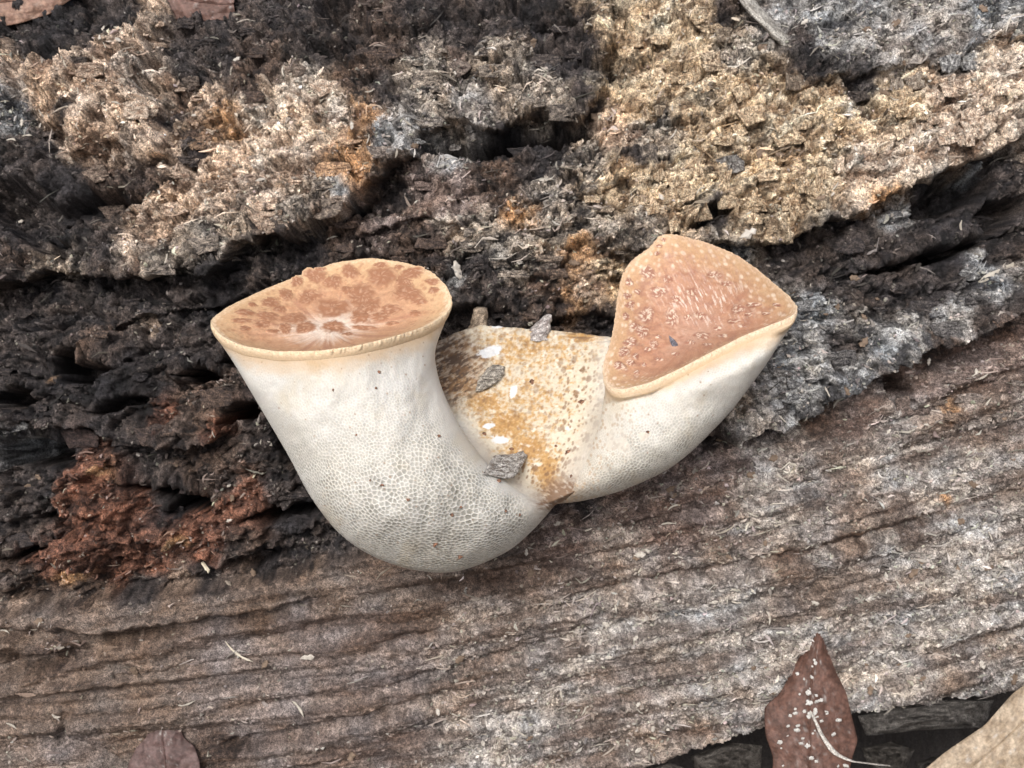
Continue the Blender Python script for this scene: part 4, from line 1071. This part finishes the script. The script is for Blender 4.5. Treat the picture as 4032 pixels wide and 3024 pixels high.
# (tip at the top; base runs out of the frame)
zt = float(LOGZ.at(812, 640))
zl = [zt + 2, zt + 6, zt + 10, zt + 14, zt + 18, zt + 22, zt + 26, zt + 30]
LEAF1 = leaf('brown_leaf', LO([(885, 700), (870, 830), (850, 1000), (830, 1160), (820, 1330), (830, 1500), (830, 1640), (820, 1850)]),
     LO([(880, 695), (815, 840), (720, 1000), (635, 1170), (528, 1265), (535, 1440), (590, 1600), (560, 1850)]),
     LO([(892, 700), (925, 850), (990, 1030), (1060, 1170), (1100, 1340), (1135, 1480), (1100, 1590), (1040, 1850)]),
     zl, (-12, 3), (.085, .042, .03), (.16, .085, .065), 'reddish brown dead leaf dusted with white crumbs under the lower edge of the log', 801)
zt = float(LOGZ.at(165, 735))
LEAF2 = leaf('brown_leaf', [(164, 706), (163, 722), (162, 738), (164, 752), (166, 775), (166, 800)], [(161, 706), (150, 722), (146, 738), (136, 748), (128, 765), (126, 800)],
     [(167, 706), (178, 722), (184, 738), (194, 746), (200, 762), (200, 800)], [zt + 4, zt + 7, zt + 9, zt + 10, zt + 12, zt + 14], (-5, 0), (.085, .05, .045), (.16, .105, .098),
     'dark purple brown crumpled leaf flat against the brown lower wood', 811)
zt = float(np.median(LOGZ.g[LOGZ.g > -1e8]))
LEAF3 = leaf('pale_leaf', [(1060, 690), (1030, 715), (1005, 740), (975, 765), (940, 800)], [(1050, 665), (1012, 694), (985, 725), (945, 752), (900, 790)],
     [(1075, 720), (1050, 745), (1030, 770), (1005, 800), (980, 830)], [14, 14, 12, 10, 8], (-8, 6), (.34, .26, .18), (.48, .39, .29), 'pale tan curled dead leaf at the foot of the log', 821)
# leaves lodged in the top of the log
zt = float(LOGZ.at(205, 12))
leaf('brown_leaf', [(150, -14), (175, -4), (200, 2), (220, 4), (234, 4)], [(150, -40), (172, -24), (200, -18), (222, -14), (236, -8)], [(150, 10), (174, 19), (200, 21), (222, 21), (236, 16)],
     [zt + 6, zt + 7, zt + 8, zt + 8, zt + 6], (-3, 0), (.13, .07, .055), (.19, .11, .09), 'flat reddish brown leaf wedged above the dark upper wood', 831)
zt = float(LOGZ.at(30, 8))
leaf('brown_leaf', [(-60, 10), (-20, 4), (20, 0), (55, -8), (82, -16)], [(-60, -20), (-20, -26), (20, -24), (55, -24), (84, -20)], [(-60, 40), (-20, 30), (18, 24), (50, 14), (82, -8)],
     [zt + 10, zt + 12, zt + 14, zt + 14, zt + 12], (-4, 0), (.26, .15, .11), (.36, .23, .17), 'pinkish brown leaf lying over the pale chunk on top of the log', 841)

zq = float(LEAF1.at(825, 740)) + 3
nub('twig', [(811, 712, zq, 1.2), (822, 736, zq, 2.0), (834, 753, zq, 3.2), (850, 761, zq - 2, 2.4), (889, 766, zq - 6, 1.6)], (.46, .43, .39), (.70, .67, .62), 65, 'thin bent white twig crossing the reddish brown leaf')['category'] = 'twig'
zq = float(LOGZ.at(765, 25)) + 5
nub('weathered_stick', [(738, -14, zq - 4, 7), (750, 5, zq, 8), (766, 22, zq + 2, 8), (780, 36, zq, 8.5), (786, 45, zq - 2, 6)], (.20, .185, .165), (.48, .46, .42), 67, 'short grey weathered stick lying over the yellow rotten wood')['category'] = 'stick'
rb = np.random.default_rng(33)
def log_piece(name, px, py, w, h, thick, ang, seed, fib, gain):
    n = 8
    c, s_ = math.cos(ang), math.sin(ang)
    ol = []
    for ex, ey in [(-1, -1), (-.2, -1), (.5, -1), (1, -.8), (1, .2), (.8, 1), (-.1, 1), (-1, .9)]:
        ex *= rb.uniform(.65, 1.15); ey *= rb.uniform(.65, 1.15)
        ol.append((px + (ex * c - ey * s_) * w / 2, py + (ex * s_ + ey * c) * h / 2))
    zs = LOGZ.at([p[0] for p in ol], [p[1] for p in ol])
    z = float(np.percentile(zs, 40))
    ii = np.argmin((lpx - px) ** 2 + (lpy - py) ** 2)
    cb = Cc.reshape(-1, 3)[ii]
    lay = layout(np.array([float(px)]), np.array([float(py)]))[0]
    ca, cd = lay[0:3] * gain, lay[3:6] * 1.1
    flat_piece(name, ol, z - thick * .3, thick, M_wood, ca, cd, seed, (rb.normal(0, .22), rb.normal(.05, .22)), 1.3, 6, fib, log, .12)
YEL = [(612, 10), (720, 10), (760, 60), (840, 95), (1010, 40), (1024, 120), (940, 165), (850, 205), (770, 232), (640, 232), (618, 130)]
for k in range(170):
    px, py = rb.uniform(605, 1030), rb.uniform(0, 245)
    if ring_sd(YEL, np.array([px]), np.array([py]))[0] < 2: continue
    log_piece('rot_block', px, py, rb.uniform(8, 26), rb.uniform(8, 20), rb.uniform(5, 12), rb.normal(-.25, .2), 2000 + k, (1.8, 9), rb.uniform(.75, 1.1))
flat_piece('wood_slab', [(858, 716), (900, 706), (950, 700), (994, 700), (984, 728), (920, 730), (866, 736)], -120, 26, M_wood, (.16, .15, .14), (.04, .036, .034), 2999, (0, -.7), 2.2, 14, (12, 4), log, .5)
for k_, (ol_, z_, ca_) in enumerate([([(985, 736), (1012, 728), (1040, 732), (1044, 752), (1010, 762), (984, 756)], -130, .10), ([(862, 748), (890, 742), (915, 750), (905, 770), (870, 772)], -150, .07),
                                  ([(690, 756), (730, 742), (762, 746), (760, 775), (700, 785)], -120, .09), ([(640, 774), (668, 762), (690, 770), (680, 790), (640, 795)], -100, .11), ([(915, 762), (950, 752), (975, 764), (960, 785), (920, 785)], -160, .06)]):
    flat_piece('wood_slab', ol_, z_, 34, M_wood, (ca_ * 1.6, ca_ * 1.45, ca_ * 1.3), (ca_ * .5, ca_ * .43, ca_ * .38), 2950 + k_, (0, -.4), 3.0, 14, (11, 5), log, .7)
SLAB = [(0, 260, 340, 560, 46), (330, 130, 620, 330, 34), (30, 10, 400, 260, 44), (620, 240, 1024, 420, 50), (410, 10, 600, 125, 18)]
k = 0
for x0, y0, x1, y1, cnt_ in SLAB:
    for _ in range(cnt_):
        px, py = rb.uniform(x0, x1), rb.uniform(y0, y1)
        if SZ.at(px, py) > -50: continue
        ln = rb.uniform(10, 38)
        log_piece('wood_slab', px, py, ln, ln * rb.uniform(.25, .6), rb.uniform(4, 9), -math.atan(.08 + .0002 * px) + rb.normal(0, .25), 3000 + k, (9, 1.8), rb.uniform(.7, 1.05))
        k += 1
# ------------------------------------------------------------------ crumbs and splinters
ok = (lpx > -120) & (lpx < 1144) & (lpy > -120) & (lpy < 890) & (np.abs(F_) < .5)
nlog = normals(lc)
if (nlog[ok] @ WV).mean() < 0: nlog = -nlog
idx_all = np.nonzero(ok.ravel())[0]
clump = sstep(-.25, .45, fbm(PX / 26, PY / 18, 3, 951))
facing = np.clip((nlog.reshape(-1, 3) @ WV), 0, 1)
wgt = (DENS.ravel() * (.15 + clump.ravel()) * (facing > .35))[idx_all]
wgt[Hh.ravel()[idx_all] < -70] = 0
wgt /= wgt.sum()

def splinters(n, seed, lmin, lmax, aspect, bright, align=.8):
    r_ = np.random.default_rng(seed)
    pick = r_.choice(idx_all, n, p=wgt)
    pos = lc.reshape(-1, 3)[pick]; nn = nlog.reshape(-1, 3)[pick]
    rv = r_.normal(size=(n, 3)) + align * r_.choice([-1, 1], (n, 1)) * X0
    t = rv - (rv * nn).sum(1, keepdims=True) * nn * (1 - .35)
    t /= np.linalg.norm(t, axis=1, keepdims=True)
    b = np.cross(nn, t); b /= np.linalg.norm(b, axis=1, keepdims=True) + 1e-9
    up = np.cross(t, b)
    L = np.exp(r_.uniform(math.log(lmin), math.log(lmax), n)) * U
    W = L * r_.uniform(*aspect, n); T = W * r_.uniform(.25, .7, n)
    lw = r_.uniform(.3, .9, (n, 2))
    bend = r_.normal(0, .18, n) * L
    def pt(a, q, w):
        return pos + t * (a * L)[:, None] + b * ((q * W) + bend * (1 - 4 * a * a))[:, None] + up * (w * T)[:, None]
    o_ = .3
    V = np.stack([pt(-.5, -.25 * lw[:, 0], o_), pt(-.5, .25 * lw[:, 0], o_ - .2), pt(-.12, -.5, o_), pt(-.05, .5, o_), pt(.5, -.2 * lw[:, 1], o_), pt(.5, .2 * lw[:, 1], o_ + .2), pt(-.08, 0, o_ + 1), pt(.2, .05, o_ + .9)], 1)
    fq = np.array([(0, 2, 6, 6), (0, 6, 1, 1), (1, 6, 3, 3), (2, 4, 7, 6), (6, 7, 5, 3), (7, 4, 5, 5)])
    tri = np.array([(0, 2, 6), (0, 6, 1), (1, 6, 3), (2, 4, 7), (2, 7, 6), (6, 7, 5), (6, 5, 3), (7, 4, 5)])
    fa = (np.arange(n)[:, None, None] * 8 + tri[None]).reshape(-1, 3)
    under = Cc.reshape(-1, 3)[pick]
    pale = np.array([.56, .52, .46]) * r_.uniform(.55, 1.35, (n, 1)) * (1 + r_.normal(0, .05, (n, 3)))
    mixv = r_.beta(.7, 1.5, (n, 1)) * bright
    # pale pieces are rarer over the dark pockets
    lum = under.mean(1, keepdims=True)
    mixv = mixv * np.clip(lum / .10, .25, 1)
    c = under * r_.uniform(.5, 1.9, (n, 1)) * (1 - mixv) + pale * mixv
    return V.reshape(-1, 3), fa, np.repeat(c, 8, 0)

V1, F1, C1 = splinters(44000, 1, 1.6, 5.0, (.35, .95), .8)
V2, F2, C2 = splinters(7000, 2, 5, 11, (.14, .45), .9)
V3, F3, C3 = splinters(2600, 3, 10, 30, (.05, .11), .7, 3.5)
o = make_mesh('wood_crumbs', np.concatenate([V1, V2, V3]), np.concatenate([F1, F2 + len(V1), F3 + len(V1) + len(V2)]), M_crumb, np.concatenate([C1, C2, C3]), None, False)
tag(o, 'pale crumbs and fibres of rotted wood strewn over the log', 'wood crumbs', kind='stuff')

# the bigger ones, each its own
rs = np.random.default_rng(5)
def place_piece(name, mesh, px, py, ang, size, tilt, label, cat, group):
    z = float(LOGZ.at(px, py))
    o = bpy.data.objects.new(name, mesh); col.objects.link(o)
    i = idx_all[np.argmin((lpx.ravel()[idx_all] - px) ** 2 + (lpy.ravel()[idx_all] - py) ** 2)]
    n_ = nlog.reshape(-1, 3)[max(0, i)]
    n_ = n_ * .5 + WV * .5; n_ /= np.linalg.norm(n_)
    p = world_pos(P(np.array(float(px)), np.array(float(py)), np.array(z + .6)))
    d = math.cos(ang) * RV + math.sin(ang) * UV
    d = d - n_ * (d @ n_); d /= np.linalg.norm(d)
    d = d * math.cos(tilt) + n_ * math.sin(tilt)
    b = np.cross(n_, d); b /= np.linalg.norm(b); n2 = np.cross(d, b)
    s = size * U
    o.matrix_world = Matrix(((d[0] * s, b[0] * s, n2[0] * s, p[0]), (d[1] * s, b[1] * s, n2[1] * s, p[1]), (d[2] * s, b[2] * s, n2[2] * s, p[2]), (0, 0, 0, 1)))
    return tag(o, label, cat, group)

def chip_mesh(name, seed, ln, wd, th, c0, c1, bend=0.):
    r_ = np.random.default_rng(seed)
    n, m = 7, 6
    a = np.linspace(-.5, .5, n)
    rows = []
    ta = np.linspace(0, 2 * math.pi, m, endpoint=False)
    for k, v in enumerate(a):
        w = wd * (.25 + .75 * math.sqrt(max(0, 1 - (2 * v) ** 2))) * r_.uniform(.45, 1.3)
        if k in (0, n - 1): w *= .45
        rows.append(np.stack([np.full(m, v * ln), np.cos(ta) * w * .5 + bend * (1 - 4 * v * v), np.sin(ta) * th * .5 * r_.uniform(.7, 1.2) + th * .2], -1))
    rows = [np.tile(rows[0].mean(0), (m, 1))] + rows + [np.tile(rows[-1].mean(0), (m, 1))]
    al = np.array(rows)
    c = mixc(c0, c1, r_.random(al.shape[:2]))
    o = make_mesh(name, al.reshape(-1, 3), grid_faces(len(al), m, True), M_crumb, c.reshape(-1, 3), None, bend != 0)
    me = o.data
    bpy.data.objects.remove(o)
    return me
SPL = [chip_mesh('wood_splinter', s, 1, .16, .10, (.40, .36, .30), (.60, .56, .49), .08 * (s - 2)) for s in range(5)]
CHP = [chip_mesh('wood_chip', 20 + s, 1, .55, .22, (.42, .38, .33), (.66, .62, .56)) for s in range(5)]
CRB = [chip_mesh('white_crumb', 60 + s_, 1, .95, .45, (.50, .49, .46), (.74, .73, .70)) for s_ in range(5)]
BRN = [chip_mesh('wood_chip', 40 + s, 1, .6, .22, (.13, .095, .07), (.28, .205, .15)) for s in range(4)]

ZN = {'tan': 'tan crumbly wood', 'yel': 'yellow rotten wood', 'pal': 'cream rotten wood', 'ora': 'orange rotten wood', 'gry': 'grey weathered wood', 'grb': 'grey brown grained wood', 'brw': 'smooth brown wood', 'drk': 'blackened wood',
      'blk': 'black hollow', 'dbr': 'dark brown wood', 'red': 'red brown chunk', 'slt': 'slate grey wood', 'mix': 'mottled dark wood', 'pur': 'purplish brown wood', 'smw': 'smooth grained wood'}
def zone(px, py):
    return ZN[min(CP, key=lambda c_: ((c_[0] - px) ** 2 + (c_[1] - py) ** 2) / c_[3] ** 2)[2]]
# ones that can be singled out
straw = chip_mesh('straw', 77, 1, .075, .05, (.62, .56, .44), (.74, .69, .58), -.09)
place_piece('straw', straw, 239, 651, -.62, 37, .04, 'curved pale straw lying on the smooth brown lower wood', 'straw', None)
larva = chip_mesh('pellet', 78, 1, .38, .34, (.68, .60, .44), (.80, .74, .60))
place_piece('pellet', larva, 206, 567, -1.0, 13, 0, 'cream rice-shaped pellet in the dark edge above the lower wood', 'pellet', None)
place_piece('wood_splinter', SPL[1], 165, 261, .95, 16, .25, 'white needle-like splinter on the lip of the upper ledge', 'splinter', None)
place_piece('wood_chip', CHP[0], 308, 657, .2, 15, 0, 'squarish white chip lying near the curved straw', 'chip', None)
place_piece('wood_splinter', SPL[3], 298, 709, -.9, 21, 0, 'bent white sliver on the grey brown wood below the curved straw', 'splinter', None)
place_piece('wood_chip', CHP[2], 748, 234, .4, 18, .1, 'grey white chip on the ledge above the three-cornered cap', 'chip', None)
place_piece('wood_splinter', SPL[2], 997, 272, .38, 50, .05, 'long white splinter on the grey ledge beside the dark hollow', 'splinter', None)
place_piece('wood_chip', CHP[3], 640, 555, .1, 12, 0, 'oval cream chip on the reddish wood under the second lobe', 'chip', None)
place_piece('wood_chip', CHP[1], 457, 270, 1.9, 19, .1, 'grey translucent flake behind the rim of the oval cap', 'chip', None)
iu = idx_all[rs.choice(len(idx_all), 1500, p=wgt)]
cnt = {'a': 0, 'b': 0, 'c': 0}
for i in iu:
    px, py = float(lpx.ravel()[i]), float(lpy.ravel()[i])
    if not (4 < px < 1020 and 4 < py < 764): continue
    if SZ.at(px, py) > -50 : continue
    if ring_sd(GAP, np.array([px]), np.array([py]))[0] > -4: continue
    zn = zone(px, py)
    k = rs.random()
    if k < .45 and cnt['a'] < 110:
        cnt['a'] += 1
        place_piece('wood_splinter', SPL[rs.integers(5)], px, py, rs.uniform(0, 6.28), rs.uniform(7, 15), rs.uniform(-.1, .5),
                    'thin pale splinter on the ' + zn, 'splinter', 'pale splinters on the %s' % zn)
    elif k < .8 and cnt['b'] < 100:
        cnt['b'] += 1
        place_piece('wood_chip', CHP[rs.integers(5)], px, py, rs.uniform(0, 6.28), rs.uniform(4, 9), rs.uniform(-.1, .3),
                    'small pale wood chip on the ' + zn, 'chip', 'pale chips on the %s' % zn)
    elif cnt['c'] < 80:
        cnt['c'] += 1
        place_piece('wood_chip', BRN[rs.integers(4)], px, py, rs.uniform(0, 6.28), rs.uniform(5, 13), rs.uniform(-.1, .3),
                    'small brown wood chip on the ' + zn, 'chip', 'brown chips on the %s' % zn)
# white crumbs on the big leaf
for k in range(46):
    a, b = (rs.uniform(-1, 1), rs.uniform(.15, 1)) if k % 3 == 0 else (rs.normal(-.1, .3), rs.normal(.55, .14))
    px = 812 + a * 42 * min(1, b * 1.3) + 6 * (b - .5); py = 640 + b * 128
    z = float(LEAF1.at(px, py))
    if z < -1e8: continue
    o = place_piece('white_crumb', CRB[k % 5], px, py, rs.uniform(0, 6.28), rs.uniform(1.8, 6.5), rs.uniform(-.2, .2), 'white crumb lying on the reddish brown leaf', 'crumb', 'white crumbs on the leaf')
    o.location = world_pos(P(np.array(px), np.array(py), np.array(z + .8)))
